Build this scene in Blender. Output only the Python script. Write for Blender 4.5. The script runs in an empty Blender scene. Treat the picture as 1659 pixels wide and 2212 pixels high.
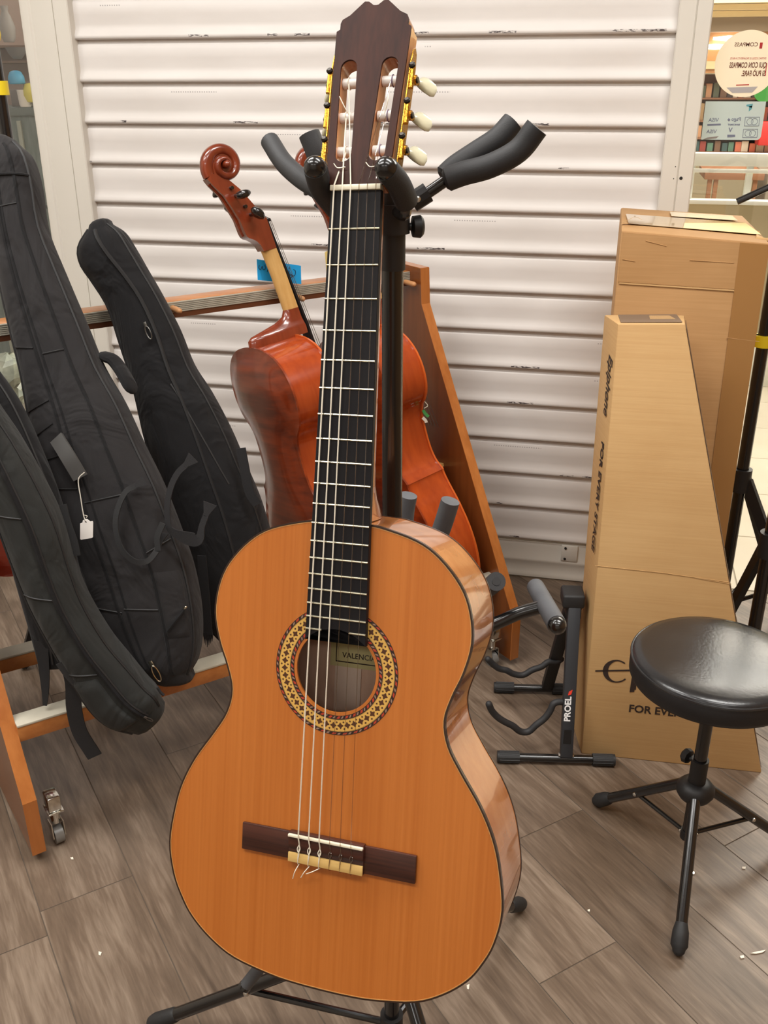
import bpy, bmesh, math, random
import numpy as np
from mathutils import Vector, Matrix
from mathutils.geometry import delaunay_2d_cdt

random.seed(7)
scene = bpy.context.scene
C = scene.collection

# ------------------------------------------------------------------ camera
EYE = np.array([0.0, 0.0, 1.45])
FPX, PITCH, ROLL, YAW = 2080.3, 0.423859, -0.0026408, 0.219491
_F = np.array([-math.sin(YAW) * math.cos(PITCH), math.cos(YAW) * math.cos(PITCH), -math.sin(PITCH)])
_R = np.array([math.cos(YAW), math.sin(YAW), 0.0])
_U = np.cross(_R, _F)
CR = _R * math.cos(ROLL) + _U * math.sin(ROLL)
CU = -_R * math.sin(ROLL) + _U * math.cos(ROLL)
cam_d = bpy.data.cameras.new('camera')
cam_d.sensor_fit = 'VERTICAL'
cam_d.sensor_height = 24.0
cam_d.lens = 24.0 * FPX / 2212.0
cam_d.clip_start = 0.05
cam_d.clip_end = 100
cam = bpy.data.objects.new('camera', cam_d)
C.objects.link(cam)
cam.matrix_world = Matrix(((CR[0], CU[0], -_F[0], EYE[0]), (CR[1], CU[1], -_F[1], EYE[1]), (CR[2], CU[2], -_F[2], EYE[2]), (0, 0, 0, 1)))
scene.camera = cam

# ------------------------------------------------------------------ light and exposure
scene.view_settings.view_transform = 'Standard'
scene.view_settings.look = 'None'
scene.view_settings.gamma = 1.0
scene.view_settings.use_curve_mapping = False
scene.view_settings.exposure = 0.03
scene.cycles.use_denoising = True
scene.cycles.max_bounces = 8
scene.cycles.sample_clamp_indirect = 6.0
scene.cycles.caustics_reflective = False
scene.cycles.caustics_refractive = False

world = bpy.data.worlds.new('world')
scene.world = world
world.use_nodes = True
world.node_tree.nodes['Background'].inputs[0].default_value = (1.0, 0.97, 0.92, 1)
world.node_tree.nodes['Background'].inputs[1].default_value = 0.25


def area(name, loc, sx, sy, power, col, rot=(0, 0, 0)):
    d = bpy.data.lights.new(name, 'AREA')
    d.shape = 'RECTANGLE'
    d.size, d.size_y = sx, sy
    d.energy = power
    d.color = col
    o = bpy.data.objects.new(name, d)
    o.location = loc
    o.rotation_euler = rot
    C.objects.link(o)
    return o


WARM = (1.0, 0.985, 0.95)
area('ceiling_lamp', (-1.25, 1.25, 2.93), 1.2, 0.35, 31, WARM)
area('ceiling_lamp', (0.55, 1.25, 2.93), 1.2, 0.35, 33, WARM)
area('ceiling_lamp', (-1.25, 0.10, 2.93), 1.2, 0.35, 27, WARM)
area('ceiling_lamp', (-2.45, 0.70, 2.93), 0.35, 1.2, 22, WARM)  # extra lamp added to brighten the lower left floor and bags
area('ceiling_lamp', (0.60, 0.10, 2.93), 1.2, 0.35, 18, WARM)
area('ceiling_lamp', (-1.25, -2.0, 2.93), 1.2, 0.35, 16, WARM)
area('ceiling_lamp', (0.60, -2.0, 2.93), 1.2, 0.35, 14, WARM)
area('mall_lamp', (1.8, 5.0, 3.4), 3.0, 1.2, 135, (1.0, 0.93, 0.80))
area('mall_lamp', (1.2, 7.0, 3.3), 3.0, 1.0, 140, (1.0, 0.88, 0.70))
area('mall_lamp', (-3.0, 4.6, 3.3), 2.0, 1.0, 30, (1.0, 0.93, 0.85))


# ------------------------------------------------------------------ calibration helpers (photo pixel -> point in the room)
def ray(x, y):
    return (x - 829.5) / FPX * CR - (y - 1106) / FPX * CU + _F


def fl(x, y, z=0.0):
    d = ray(x, y)
    return EYE + d * ((z - EYE[2]) / d[2])


def pl(x, y, P, n):
    d = ray(x, y)
    n = np.array(n, float)
    return EYE + d * (((np.array(P, float) - EYE) @ n) / (d @ n))


def onY(x, y, Y):
    return pl(x, y, (0, Y, 0), (0, 1, 0))


def unit(v):
    v = np.array(v, float)
    return v / np.linalg.norm(v)


# ------------------------------------------------------------------ mesh helpers
ROOT = {}


def thing(name, label, cat, loc=(0, 0, 0), group=None, M=None, kind=None):
    o = bpy.data.objects.new(name, None)
    o.empty_display_size = 0.05
    C.objects.link(o)
    if M is None:
        M = Matrix.Translation(Vector([float(v) for v in loc]))
    o.matrix_world = M
    ROOT[o] = M.copy()
    if label:
        o['label'] = label
    if cat:
        o['category'] = cat
    if group:
        o['group'] = group
    if kind:
        o['kind'] = kind
    return o


def tag(o, label, cat=None, group=None, kind=None):
    o['label'] = label
    if cat:
        o['category'] = cat
    if group:
        o['group'] = group
    if kind:
        o['kind'] = kind
    return o


def mk(name, vf, mat, parent=None, local=False, ang=35, label=None, smooth=True):
    """link verts+faces as one mesh object; verts are world coordinates unless local"""
    v, f = vf[0], vf[1]
    me = bpy.data.meshes.new(name)
    v = [Vector((float(p[0]), float(p[1]), float(p[2]))) for p in v]
    Mi = None
    if parent is not None and not local:
        Mi = ROOT[parent].inverted()
        v = [Mi @ p for p in v]
    base = None
    if parent is None and not local and v:
        # origin at the base centre
        xs = [p.x for p in v]; ys = [p.y for p in v]; zs = [p.z for p in v]
        base = Vector(((min(xs) + max(xs)) / 2, (min(ys) + max(ys)) / 2, min(zs)))
        v = [p - base for p in v]
    me.from_pydata([tuple(p) for p in v], [], [tuple(q) for q in f])
    me.update()
    if smooth:
        me.polygons.foreach_set('use_smooth', [True] * len(me.polygons))
        if ang < 180:
            me.set_sharp_from_angle(angle=math.radians(ang))
    bm = bmesh.new(); bm.from_mesh(me)
    bmesh.ops.recalc_face_normals(bm, faces=bm.faces)
    bm.to_mesh(me); bm.free()
    if mat:
        me.materials.append(mat)
    o = bpy.data.objects.new(name, me)
    C.objects.link(o)
    if parent is not None:
        o.parent = parent
        ROOT[o] = ROOT[parent]
    elif base is not None:
        o.location = base
        ROOT[o] = Matrix.Translation(base)
    else:
        ROOT[o] = Matrix.Identity(4)
    if label:
        o['label'] = label
    return o


def join(*parts):
    V, F = [], []
    for v, f in parts:
        k = len(V)
        V += [tuple(p) for p in v]
        F += [tuple(i + k for i in q) for q in f]
    return V, F


def xf(vf, M):
    return [tuple(M @ Vector(tuple(float(c) for c in p))) for p in vf[0]], vf[1]


def bm_out(bm):
    bm.verts.ensure_lookup_table()
    for i, v in enumerate(bm.verts):
        v.index = i
    r = [tuple(v.co) for v in bm.verts], [tuple(v.index for v in f.verts) for f in bm.faces]
    bm.free()
    return r


def box(x0, x1, y0, y1, z0, z1, bev=0.0, seg=2):
    V = [(x0, y0, z0), (x1, y0, z0), (x1, y1, z0), (x0, y1, z0), (x0, y0, z1), (x1, y0, z1), (x1, y1, z1), (x0, y1, z1)]
    F = [(3, 2, 1, 0), (4, 5, 6, 7), (0, 1, 5, 4), (1, 2, 6, 5), (2, 3, 7, 6), (3, 0, 4, 7)]
    if bev <= 0:
        return V, F
    bm = bmesh.new()
    vs = [bm.verts.new(p) for p in V]
    for f in F:
        bm.faces.new([vs[i] for i in f])
    bmesh.ops.bevel(bm, geom=list(bm.edges), offset=bev, segments=seg, affect='EDGES', profile=0.5)
    return bm_out(bm)


def basis(o, ax, ay, az):
    return Matrix(((ax[0], ay[0], az[0], o[0]), (ax[1], ay[1], az[1], o[1]), (ax[2], ay[2], az[2], o[2]), (0, 0, 0, 1)))


def hexa(P, bev=0.0, seg=2):
    """box from 8 corner points: bottom loop 4, top loop 4"""
    F = [(3, 2, 1, 0), (4, 5, 6, 7), (0, 1, 5, 4), (1, 2, 6, 5), (2, 3, 7, 6), (3, 0, 4, 7)]
    if bev <= 0:
        return [tuple(p) for p in P], F
    bm = bmesh.new()
    vs = [bm.verts.new(tuple(float(c) for c in p)) for p in P]
    for f in F:
        bm.faces.new([vs[i] for i in f])
    bmesh.ops.bevel(bm, geom=list(bm.edges), offset=bev, segments=seg, affect='EDGES', profile=0.5)
    return bm_out(bm)


def cr(pts, n=8, closed=False):
    """Catmull-Rom through points"""
    P = [np.array(p, float) for p in pts]
    out = []
    N = len(P)
    rng = range(N) if closed else range(N - 1)
    for i in rng:
        p1, p2 = P[i], P[(i + 1) % N]
        p0 = P[(i - 1) % N] if (closed or i > 0) else 2 * p1 - p2
        p3 = P[(i + 2) % N] if (closed or i + 2 < N) else 2 * p2 - p1
        for k in range(n):
            u = k / n
            out.append(0.5 * ((2 * p1) + (-p0 + p2) * u + (2 * p0 - 5 * p1 + 4 * p2 - p3) * u * u + (-p0 + 3 * p1 - 3 * p2 + p3) * u ** 3))
    if not closed:
        out.append(P[-1])
    return out


def tube(path, r, seg=12, cap=True, closed=False, flat=None, up=None, dome=False):
    """sweep a circle (or ellipse, flat=(a,b) factors) along a path; r a number or a list"""
    P = [np.array(p, float) for p in path]
    n = len(P)
    rad = [r] * n if np.isscalar(r) else list(r)
    if dome and not closed:
        def ends(Pa, Pb, ra):
            d = unit(Pa - Pb)
            return [(Pa + d * ra * math.sin(a), ra * math.cos(a)) for a in (0.5, 1.0, 1.35)]
        e0 = ends(P[0], P[1], rad[0]); e1 = ends(P[-1], P[-2], rad[-1])
        P = [p for p, _ in reversed(e0)] + P + [p for p, _ in e1]
        rad = [q for _, q in reversed(e0)] + rad + [q for _, q in e1]
        n = len(P)
    T = []
    for i in range(n):
        a = P[(i - 1) % n] if (closed or i > 0) else P[i]
        b = P[(i + 1) % n] if (closed or i < n - 1) else P[i]
        d = b - a
        T.append(d / (np.linalg.norm(d) + 1e-12))
    if up is None:
        up = np.array([0, 0, 1.0]) if abs(T[0][2]) < 0.9 else np.array([1.0, 0, 0])
    N = np.array(up, float) - T[0] * (np.array(up, float) @ T[0])
    N /= np.linalg.norm(N)
    V, F = [], []
    fa, fb = flat if flat else (1, 1)
    for i in range(n):
        N = N - T[i] * (N @ T[i])
        N /= (np.linalg.norm(N) + 1e-12)
        B = np.cross(T[i], N)
        for k in range(seg):
            a = 2 * math.pi * k / seg
            V.append(tuple(P[i] + (N * math.cos(a) * fa + B * math.sin(a) * fb) * rad[i]))
    m = n if closed else n - 1
    for i in range(m):
        for k in range(seg):
            a, b = i * seg + k, i * seg + (k + 1) % seg
            c2, d2 = ((i + 1) % n) * seg + (k + 1) % seg, ((i + 1) % n) * seg + k
            F.append((a, b, c2, d2))
    if cap and not closed:
        F.append(tuple(reversed(range(seg))))
        F.append(tuple(range((n - 1) * seg, n * seg)))
    return V, F


def ribbon(path, normals, w, th):
    """flat strap: width w across, thickness th along normals"""
    P = [np.array(p, float) for p in path]
    n = len(P)
    V, F = [], []
    for i in range(n):
        d = unit(P[min(i + 1, n - 1)] - P[max(i - 1, 0)])
        N = np.array(normals[i] if isinstance(normals, list) else normals, float)
        N = unit(N - d * (N @ d))
        B = np.cross(d, N)
        ww = w if np.isscalar(w) else w[i]
        for a, b in ((-1, -1), (1, -1), (1, 1), (-1, 1)):
            V.append(tuple(P[i] + B * a * ww / 2 + N * b * th / 2))
    for i in range(n - 1):
        for k in range(4):
            F.append((i * 4 + k, i * 4 + (k + 1) % 4, i * 4 + 4 + (k + 1) % 4, i * 4 + 4 + k))
    F.append((3, 2, 1, 0))
    F.append(tuple(range(n * 4 - 4, n * 4)))
    return V, F


def lathe(prof, seg=32, M=None):
    """profile of (r, z) about z"""
    V, F = [], []
    for r, z in prof:
        for k in range(seg):
            a = 2 * math.pi * k / seg
            V.append((max(r, 1e-5) * math.cos(a), max(r, 1e-5) * math.sin(a), z))
    for i in range(len(prof) - 1):
        for k in range(seg):
            F.append((i * seg + k, i * seg + (k + 1) % seg, (i + 1) * seg + (k + 1) % seg, (i + 1) * seg + k))
    F.append(tuple(reversed(range(seg))))
    F.append(tuple(range((len(prof) - 1) * seg, len(prof) * seg)))
    if M is not None:
        return xf((V, F), M)
    return V, F


def axis_M(o, d):
    """matrix whose z axis is d"""
    d = unit(d)
    u = np.array([0, 0, 1.0]) if abs(d[2]) < 0.9 else np.array([1.0, 0, 0])
    x = unit(np.cross(u, d)); y = np.cross(d, x)
    return basis(o, x, y, d)


def prism(poly, z0, z1, bev=0.0, seg=2):
    n = len(poly)
    V = [(p[0], p[1], z0) for p in poly] + [(p[0], p[1], z1) for p in poly]
    F = [tuple(reversed(range(n))), tuple(range(n, 2 * n))] + [(i, (i + 1) % n, n + (i + 1) % n, n + i) for i in range(n)]
    if bev <= 0:
        return V, F
    bm = bmesh.new()
    vs = [bm.verts.new(p) for p in V]
    for f in F:
        bm.faces.new([vs[i] for i in f])
    ed = [e for e in bm.edges if abs(e.verts[0].co.z - e.verts[1].co.z) < 1e-9]
    bmesh.ops.bevel(bm, geom=ed, offset=bev, segments=seg, affect='EDGES', profile=0.5)
    return bm_out(bm)


def loft(rings, cap=True, closed_loop=False):
    n, m = len(rings), len(rings[0])
    V = [tuple(p) for r in rings for p in r]
    F = []
    for i in range(n if closed_loop else n - 1):
        j = (i + 1) % n
        for k in range(m):
            F.append((i * m + k, i * m + (k + 1) % m, j * m + (k + 1) % m, j * m + k))
    if cap and not closed_loop:
        F.append(tuple(reversed(range(m))))
        F.append(tuple(range((n - 1) * m, n * m)))
    return V, F


def cdt(loops, extra=(), hole=False):
    pts, edges = [], []
    for lp in loops:
        k = len(pts)
        pts += [Vector((float(p[0]), float(p[1]))) for p in lp]
        edges += [(k + i, k + (i + 1) % len(lp)) for i in range(len(lp))]
    pts += [Vector((float(p[0]), float(p[1]))) for p in extra]
    r = delaunay_2d_cdt(pts, edges, [], 1, 1e-6)
    vs = [(v.x, v.y) for v in r[0]]
    fs = [tuple(f) for f in r[2]]
    if hole:
        keep = []
        for f in fs:
            cx_ = sum(vs[i][0] for i in f) / len(f); cy_ = sum(vs[i][1] for i in f) / len(f)
            if inside((cx_, cy_), loops[0]) and not any(inside((cx_, cy_), h) for h in loops[1:]):
                keep.append(f)
        fs = keep
    return vs, fs


def inside(p, poly):
    x, y = p
    c = False
    n = len(poly)
    for i in range(n):
        x1, y1 = poly[i][0], poly[i][1]
        x2, y2 = poly[(i + 1) % n][0], poly[(i + 1) % n][1]
        if (y1 > y) != (y2 > y) and x < (x2 - x1) * (y - y1) / (y2 - y1) + x1:
            c = not c
    return c


def edge_dist(P, poly):
    P = np.array(P, float)[:, None, :]
    A = np.array(poly, float)[None]
    B = np.roll(np.array(poly, float), -1, 0)[None]
    d = B - A
    t = np.clip(((P - A) * d).sum(-1) / ((d * d).sum(-1) + 1e-15), 0, 1)
    return np.sqrt((((A + d * t[..., None]) - P) ** 2).sum(-1)).min(1)


def text_vf(s, size, extrude=0.0002, offset=0.0, shear=0.0, align='LEFT', spacing=1.0):
    cu = bpy.data.curves.new('t', 'FONT')
    cu.body = s
    cu.size = size
    cu.extrude = extrude
    cu.offset = offset
    cu.shear = shear
    cu.align_x = align
    cu.space_character = spacing
    cu.resolution_u = 3
    o = bpy.data.objects.new('t', cu)
    C.objects.link(o)
    bpy.context.view_layer.update()
    me = o.evaluated_get(bpy.context.evaluated_depsgraph_get()).to_mesh()
    V = [tuple(v.co) for v in me.vertices]
    F = [tuple(p.vertices) for p in me.polygons]
    o.to_mesh_clear()
    bpy.data.objects.remove(o)
    bpy.data.curves.remove(cu)
    return V, F


def copy_tree(o, M, label=None, group=None):
    c = o.copy()
    C.objects.link(c)
    c.matrix_world = M
    ROOT[c] = M.copy()
    if label:
        c['label'] = label
    if group:
        c['group'] = group
    for ch in list(o.children):
        d = ch.copy(); C.objects.link(d); d.parent = c; ROOT[d] = M
        for g in list(ch.children):
            e = g.copy(); C.objects.link(e); e.parent = d; ROOT[e] = M
    return c


# ------------------------------------------------------------------ materials
def srgb(r, g, b):
    def f(c):
        c /= 255.0
        return c / 12.92 if c <= 0.04045 else ((c + 0.055) / 1.055) ** 2.4
    return (f(r), f(g), f(b), 1.0)


MATS = {}


def pm(name, col, rough=0.5, metal=0.0, coat=0.0, coat_rough=0.05, spec=0.5, noise=None, bump=None, scale=(1, 1, 1), rough_var=0.0, coords='Object', sheen=0.0):
    """principled material; noise=(scale, colour2, contrast); bump=(scale, strength)"""
    if name in MATS:
        return MATS[name]
    m = bpy.data.materials.new(name)
    m.use_nodes = True
    nt = m.node_tree
    b = nt.nodes['Principled BSDF']
    b.inputs['Base Color'].default_value = col
    b.inputs['Roughness'].default_value = rough
    b.inputs['Metallic'].default_value = metal
    b.inputs['Coat Weight'].default_value = coat
    b.inputs['Coat Roughness'].default_value = coat_rough
    b.inputs['Specular IOR Level'].default_value = spec
    b.inputs['Sheen Weight'].default_value = sheen
    if noise or bump or rough_var:
        tc = nt.nodes.new('ShaderNodeTexCoord')
        mp = nt.nodes.new('ShaderNodeMapping')
        mp.inputs['Scale'].default_value = scale
        nt.links.new(tc.outputs[coords], mp.inputs['Vector'])
    if noise:
        n = nt.nodes.new('ShaderNodeTexNoise')
        n.inputs['Scale'].default_value = noise[0]
        n.inputs['Detail'].default_value = 6
        nt.links.new(mp.outputs[0], n.inputs['Vector'])
        rp = nt.nodes.new('ShaderNodeValToRGB')
        k = noise[2] if len(noise) > 2 else 0.25
        rp.color_ramp.elements[0].position = 0.5 - k
        rp.color_ramp.elements[1].position = 0.5 + k
        rp.color_ramp.elements[0].color = col
        rp.color_ramp.elements[1].color = noise[1]
        nt.links.new(n.outputs['Fac'], rp.inputs['Fac'])
        nt.links.new(rp.outputs['Color'], b.inputs['Base Color'])
        if rough_var:
            mr = nt.nodes.new('ShaderNodeMapRange')
            mr.inputs['To Min'].default_value = rough - rough_var
            mr.inputs['To Max'].default_value = rough + rough_var
            nt.links.new(n.outputs['Fac'], mr.inputs['Value'])
            nt.links.new(mr.outputs[0], b.inputs['Roughness'])
    if bump:
        n2 = nt.nodes.new('ShaderNodeTexNoise')
        n2.inputs['Scale'].default_value = bump[0]
        n2.inputs['Detail'].default_value = 4
        nt.links.new(mp.outputs[0], n2.inputs['Vector'])
        bp = nt.nodes.new('ShaderNodeBump')
        bp.inputs['Strength'].default_value = bump[1]
        bp.inputs['Distance'].default_value = 0.002
        nt.links.new(n2.outputs['Fac'], bp.inputs['Height'])
        nt.links.new(bp.outputs[0], b.inputs['Normal'])
    MATS[name] = m
    return m


def nd(nt, typ, **kw):
    n = nt.nodes.new(typ)
    for k, v in kw.items():
        setattr(n, k, v)
    return n


def math_n(nt, op, a, b=None):
    n = nt.nodes.new('ShaderNodeMath')
    n.operation = op
    for i, v in enumerate((a, b)):
        if v is None:
            continue
        if isinstance(v, (int, float)):
            n.inputs[i].default_value = v
        else:
            nt.links.new(v, n.inputs[i])
    return n.outputs[0]


def glass_mat(name, tint=(1, 1, 1, 1), refl=0.07):
    m = bpy.data.materials.new(name)
    m.use_nodes = True
    nt = m.node_tree
    nt.nodes.remove(nt.nodes['Principled BSDF'])
    out = nt.nodes['Material Output']
    t = nt.nodes.new('ShaderNodeBsdfTransparent'); t.inputs[0].default_value = tint
    g = nt.nodes.new('ShaderNodeBsdfGlossy'); g.inputs['Roughness'].default_value = 0.02
    mx = nt.nodes.new('ShaderNodeMixShader')
    mx.inputs[0].default_value = refl
    nt.links.new(t.outputs[0], mx.inputs[1]); nt.links.new(g.outputs[0], mx.inputs[2])
    nt.links.new(mx.outputs[0], out.inputs[0])
    MATS[name] = m
    return m


def sticker_mat(name, col, trans=0.5):
    """printed film on glass: paper-like, lets light from behind through"""
    m = bpy.data.materials.new(name)
    m.use_nodes = True
    nt = m.node_tree
    b = nt.nodes['Principled BSDF']
    b.inputs['Base Color'].default_value = col
    b.inputs['Roughness'].default_value = 0.5
    tr = nt.nodes.new('ShaderNodeBsdfTranslucent'); tr.inputs[0].default_value = col
    mx = nt.nodes.new('ShaderNodeMixShader'); mx.inputs[0].default_value = trans
    nt.links.new(b.outputs[0], mx.inputs[1]); nt.links.new(tr.outputs[0], mx.inputs[2])
    nt.links.new(mx.outputs[0], nt.nodes['Material Output'].inputs[0])
    MATS[name] = m
    return m

# ================================================================== SETTING
WALL_Y = 2.7466
X0, X1, Y0R, CEIL = -3.2, 2.4, -3.0, 2.95

# ---- floor material: grey brown oak vinyl planks
def plank_mat():
    m = bpy.data.materials.new('oak_vinyl_plank')
    m.use_nodes = True
    nt = m.node_tree
    b = nt.nodes['Principled BSDF']
    geo = nt.nodes.new('ShaderNodeNewGeometry')
    info = nt.nodes.new('ShaderNodeObjectInfo')
    mp = nt.nodes.new('ShaderNodeMapping')
    mp.vector_type = 'TEXTURE'
    mp.inputs['Rotation'].default_value = (0, 0, math.radians(-47.2))
    nt.links.new(geo.outputs['Position'], mp.inputs['Vector'])
    off = nt.nodes.new('ShaderNodeVectorMath'); off.operation = 'ADD'
    cmb = nt.nodes.new('ShaderNodeCombineXYZ')
    nt.links.new(math_n(nt, 'MULTIPLY', info.outputs['Random'], 37.0), cmb.inputs[0])
    nt.links.new(math_n(nt, 'MULTIPLY', info.outputs['Random'], 11.0), cmb.inputs[1])
    nt.links.new(mp.outputs[0], off.inputs[0]); nt.links.new(cmb.outputs[0], off.inputs[1])
    def noise(sx, sy, sc, det=6, dist=0.0):
        s = nt.nodes.new('ShaderNodeMapping'); s.inputs['Scale'].default_value = (sx, sy, 1)
        nt.links.new(off.outputs[0], s.inputs['Vector'])
        n = nt.nodes.new('ShaderNodeTexNoise'); n.inputs['Scale'].default_value = sc; n.inputs['Detail'].default_value = det
        n.inputs['Distortion'].default_value = dist
        nt.links.new(s.outputs[0], n.inputs['Vector'])
        return n.outputs['Fac']
    fine = noise(14, 150, 1.0, 8, 0.5)
    broad = noise(2.0, 13, 1.0, 5, 1.8)
    mixv = math_n(nt, 'ADD', math_n(nt, 'MULTIPLY', fine, 0.36), math_n(nt, 'MULTIPLY', broad, 0.64))
    rnd = math_n(nt, 'MULTIPLY', math_n(nt, 'SUBTRACT', info.outputs['Random'], 0.5), 0.10)
    v = math_n(nt, 'ADD', mixv, rnd)
    rp = nt.nodes.new('ShaderNodeValToRGB')
    e = rp.color_ramp.elements
    e[0].position = 0.28; e[0].color = srgb(79, 65, 53)
    e[1].position = 0.72; e[1].color = srgb(150, 133, 116)
    k = rp.color_ramp.elements.new(0.5); k.color = srgb(112, 95, 80)
    nt.links.new(v, rp.inputs['Fac'])
    nt.links.new(rp.outputs[0], b.inputs['Base Color'])
    b.inputs['Roughness'].default_value = 0.36
    b.inputs['Specular IOR Level'].default_value = 0.45
    bp = nt.nodes.new('ShaderNodeBump'); bp.inputs['Strength'].default_value = 0.15; bp.inputs['Distance'].default_value = 0.001
    nt.links.new(fine, bp.inputs['Height']); nt.links.new(bp.outputs[0], b.inputs['Normal'])
    return m


M_plank = plank_mat()
M_sub = pm('plank_joint', srgb(92, 80, 68), 0.7)
M_wall = pm('painted_wall', srgb(214, 205, 192), 0.75, noise=(3, srgb(206, 197, 184), 0.3))
M_ceil = pm('ceiling_white', srgb(226, 222, 214), 0.85)
M_slatwall = pm('slatwall_maple', srgb(190, 150, 105), 0.55, noise=(5, srgb(170, 128, 86), 0.3), scale=(1, 1, 8))

floor = mk('floor', box(X0, X1, Y0R, WALL_Y + 0.02, -0.05, -0.0012), M_sub)
tag(floor, 'dark grey brown oak plank floor of the shop', None, kind='structure')


def clip(poly, ax, lim, keep_less):
    out = []
    n = len(poly)
    for i in range(n):
        a, b = poly[i], poly[(i + 1) % n]
        ia = (a[ax] <= lim) == keep_less
        ib = (b[ax] <= lim) == keep_less
        if ia:
            out.append(a)
        if ia != ib:
            t = (lim - a[ax]) / (b[ax] - a[ax])
            out.append(tuple(a[k] + (b[k] - a[k]) * t for k in range(2)))
    return out


PD = np.array([math.cos(math.radians(-47.2)), math.sin(math.radians(-47.2))])
PP = np.array([-PD[1], PD[0]])
PW, PL_ = 0.180, 1.22
for row in range(-28, 20):
    w0 = 0.117 + row * PW
    shift = {0: -1.509, 1: -1.0, 2: -0.62, 3: -1.35, 4: -0.9, 5: -1.2, 6: -0.7}.get(row, random.uniform(0, PL_))
    for k in range(-6, 7):
        a0 = shift + k * PL_
        g = 0.0008
        q = [PD * u + PP * v for u, v in ((a0 + g, w0 + g), (a0 + PL_ - g, w0 + g), (a0 + PL_ - g, w0 + PW - g), (a0 + g, w0 + PW - g))]
        q = [tuple(p) for p in q]
        for ax, lim, kl in ((0, X1, True), (0, X0, False), (1, WALL_Y + 0.02, True), (1, Y0R, False)):
            q = clip(q, ax, lim, kl)
            if len(q) < 3:
                break
        if len(q) < 3:
            continue
        cx = sum(p[0] for p in q) / len(q); cy = sum(p[1] for p in q) / len(q)
        if cy < -0.9 or abs(cx) > 2.6:
            continue
        mk('plank', prism(q, -0.0012, 0.0, 0.0006, 1), M_plank, floor, ang=20)
# the plain rest of the floor behind the camera
back_floor = mk('floor_rear', box(X0, X1, Y0R, -0.75, -0.0012, -0.0006), M_plank)
tag(back_floor, 'oak plank floor behind the viewer', None, kind='structure')

ceiling = mk('ceiling', box(X0, X1, Y0R, WALL_Y + 0.1, CEIL, CEIL + 0.1), M_ceil)
tag(ceiling, 'white shop ceiling above the instruments', None, kind='structure')
tag(mk('wall_left', box(X0 - 0.1, X0, Y0R, WALL_Y, 0, CEIL), M_wall), 'cream painted side wall at the left', None, kind='structure')
tag(mk('wall_right', box(X1, X1 + 0.1, Y0R, WALL_Y, 0, CEIL), M_slatwall), 'maple slatwall side wall at the right', None, kind='structure')
tag(mk('wall_rear', box(X0, X1, Y0R - 0.1, Y0R, 0, CEIL), M_wall), 'cream wall behind the viewer', None, kind='structure')
tag(mk('wall_front', box(X0, X1, WALL_Y - 0.03, WALL_Y + 0.12, 2.45, CEIL), M_wall), 'cream header above the roller shutter', None, kind='structure')

# ---- roller shutter
def shutter_mat():
    m = bpy.data.materials.new('white_shutter_paint')
    m.use_nodes = True
    nt = m.node_tree
    b = nt.nodes['Principled BSDF']
    tc = nt.nodes.new('ShaderNodeTexCoord')
    info = nt.nodes.new('ShaderNodeObjectInfo')
    sep = nt.nodes.new('ShaderNodeSeparateXYZ')
    nt.links.new(tc.outputs['Object'], sep.inputs[0])
    w = math_n(nt, 'MULTIPLY', info.outputs['Random'], 60.0)
    def noise(scale, vec, det=4):
        mp = nt.nodes.new('ShaderNodeMapping'); mp.inputs['Scale'].default_value = vec
        nt.links.new(tc.outputs['Object'], mp.inputs['Vector'])
        n = nt.nodes.new('ShaderNodeTexNoise'); n.noise_dimensions = '4D'
        n.inputs['Scale'].default_value = scale; n.inputs['Detail'].default_value = det
        nt.links.new(mp.outputs[0], n.inputs['Vector']); nt.links.new(w, n.inputs['W'])
        return n.outputs['Fac']
    # worn chips along the lip
    big = noise(1.0, (5.0, 1, 1), 2)
    small = noise(1.0, (90, 60, 500), 5)
    zmask = math_n(nt, 'LESS_THAN', sep.outputs[2], 0.0085)
    zmask2 = math_n(nt, 'GREATER_THAN', sep.outputs[2], 0.003)
    chip = math_n(nt, 'MULTIPLY', math_n(nt, 'GREATER_THAN', big, 0.60), math_n(nt, 'GREATER_THAN', small, 0.50))
    chip = math_n(nt, 'MULTIPLY', chip, math_n(nt, 'MULTIPLY', zmask, zmask2))
    # short rubbed ticks just under the groove
    big2 = noise(1.0, (3.2, 1, 1), 1)
    tick = math_n(nt, 'GREATER_THAN', math_n(nt, 'SINE', math_n(nt, 'MULTIPLY', sep.outputs[0], 900.0)), 0.1)
    tz = math_n(nt, 'MULTIPLY', math_n(nt, 'GREATER_THAN', sep.outputs[2], 0.0815), math_n(nt, 'LESS_THAN', sep.outputs[2], 0.0845))
    tick = math_n(nt, 'MULTIPLY', math_n(nt, 'MULTIPLY', tick, tz), math_n(nt, 'GREATER_THAN', big2, 0.63))
    dirt = math_n(nt, 'MAXIMUM', chip, math_n(nt, 'MULTIPLY', tick, 0.55))
    soft = noise(2.0, (1.5, 1, 6), 3)
    rp = nt.nodes.new('ShaderNodeValToRGB')
    rp.color_ramp.elements[0].color = srgb(214, 208, 203); rp.color_ramp.elements[0].position = 0.3
    rp.color_ramp.elements[1].color = srgb(226, 221, 217); rp.color_ramp.elements[1].position = 0.7
    nt.links.new(soft, rp.inputs[0])
    mx = nt.nodes.new('ShaderNodeMix'); mx.data_type = 'RGBA'
    nt.links.new(dirt, mx.inputs['Factor'])
    nt.links.new(rp.outputs[0], mx.inputs[6])
    mx.inputs[7].default_value = srgb(86, 78, 78)
    nt.links.new(mx.outputs[2], b.inputs['Base Color'])
    b.inputs['Roughness'].default_value = 0.42
    return m


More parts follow.
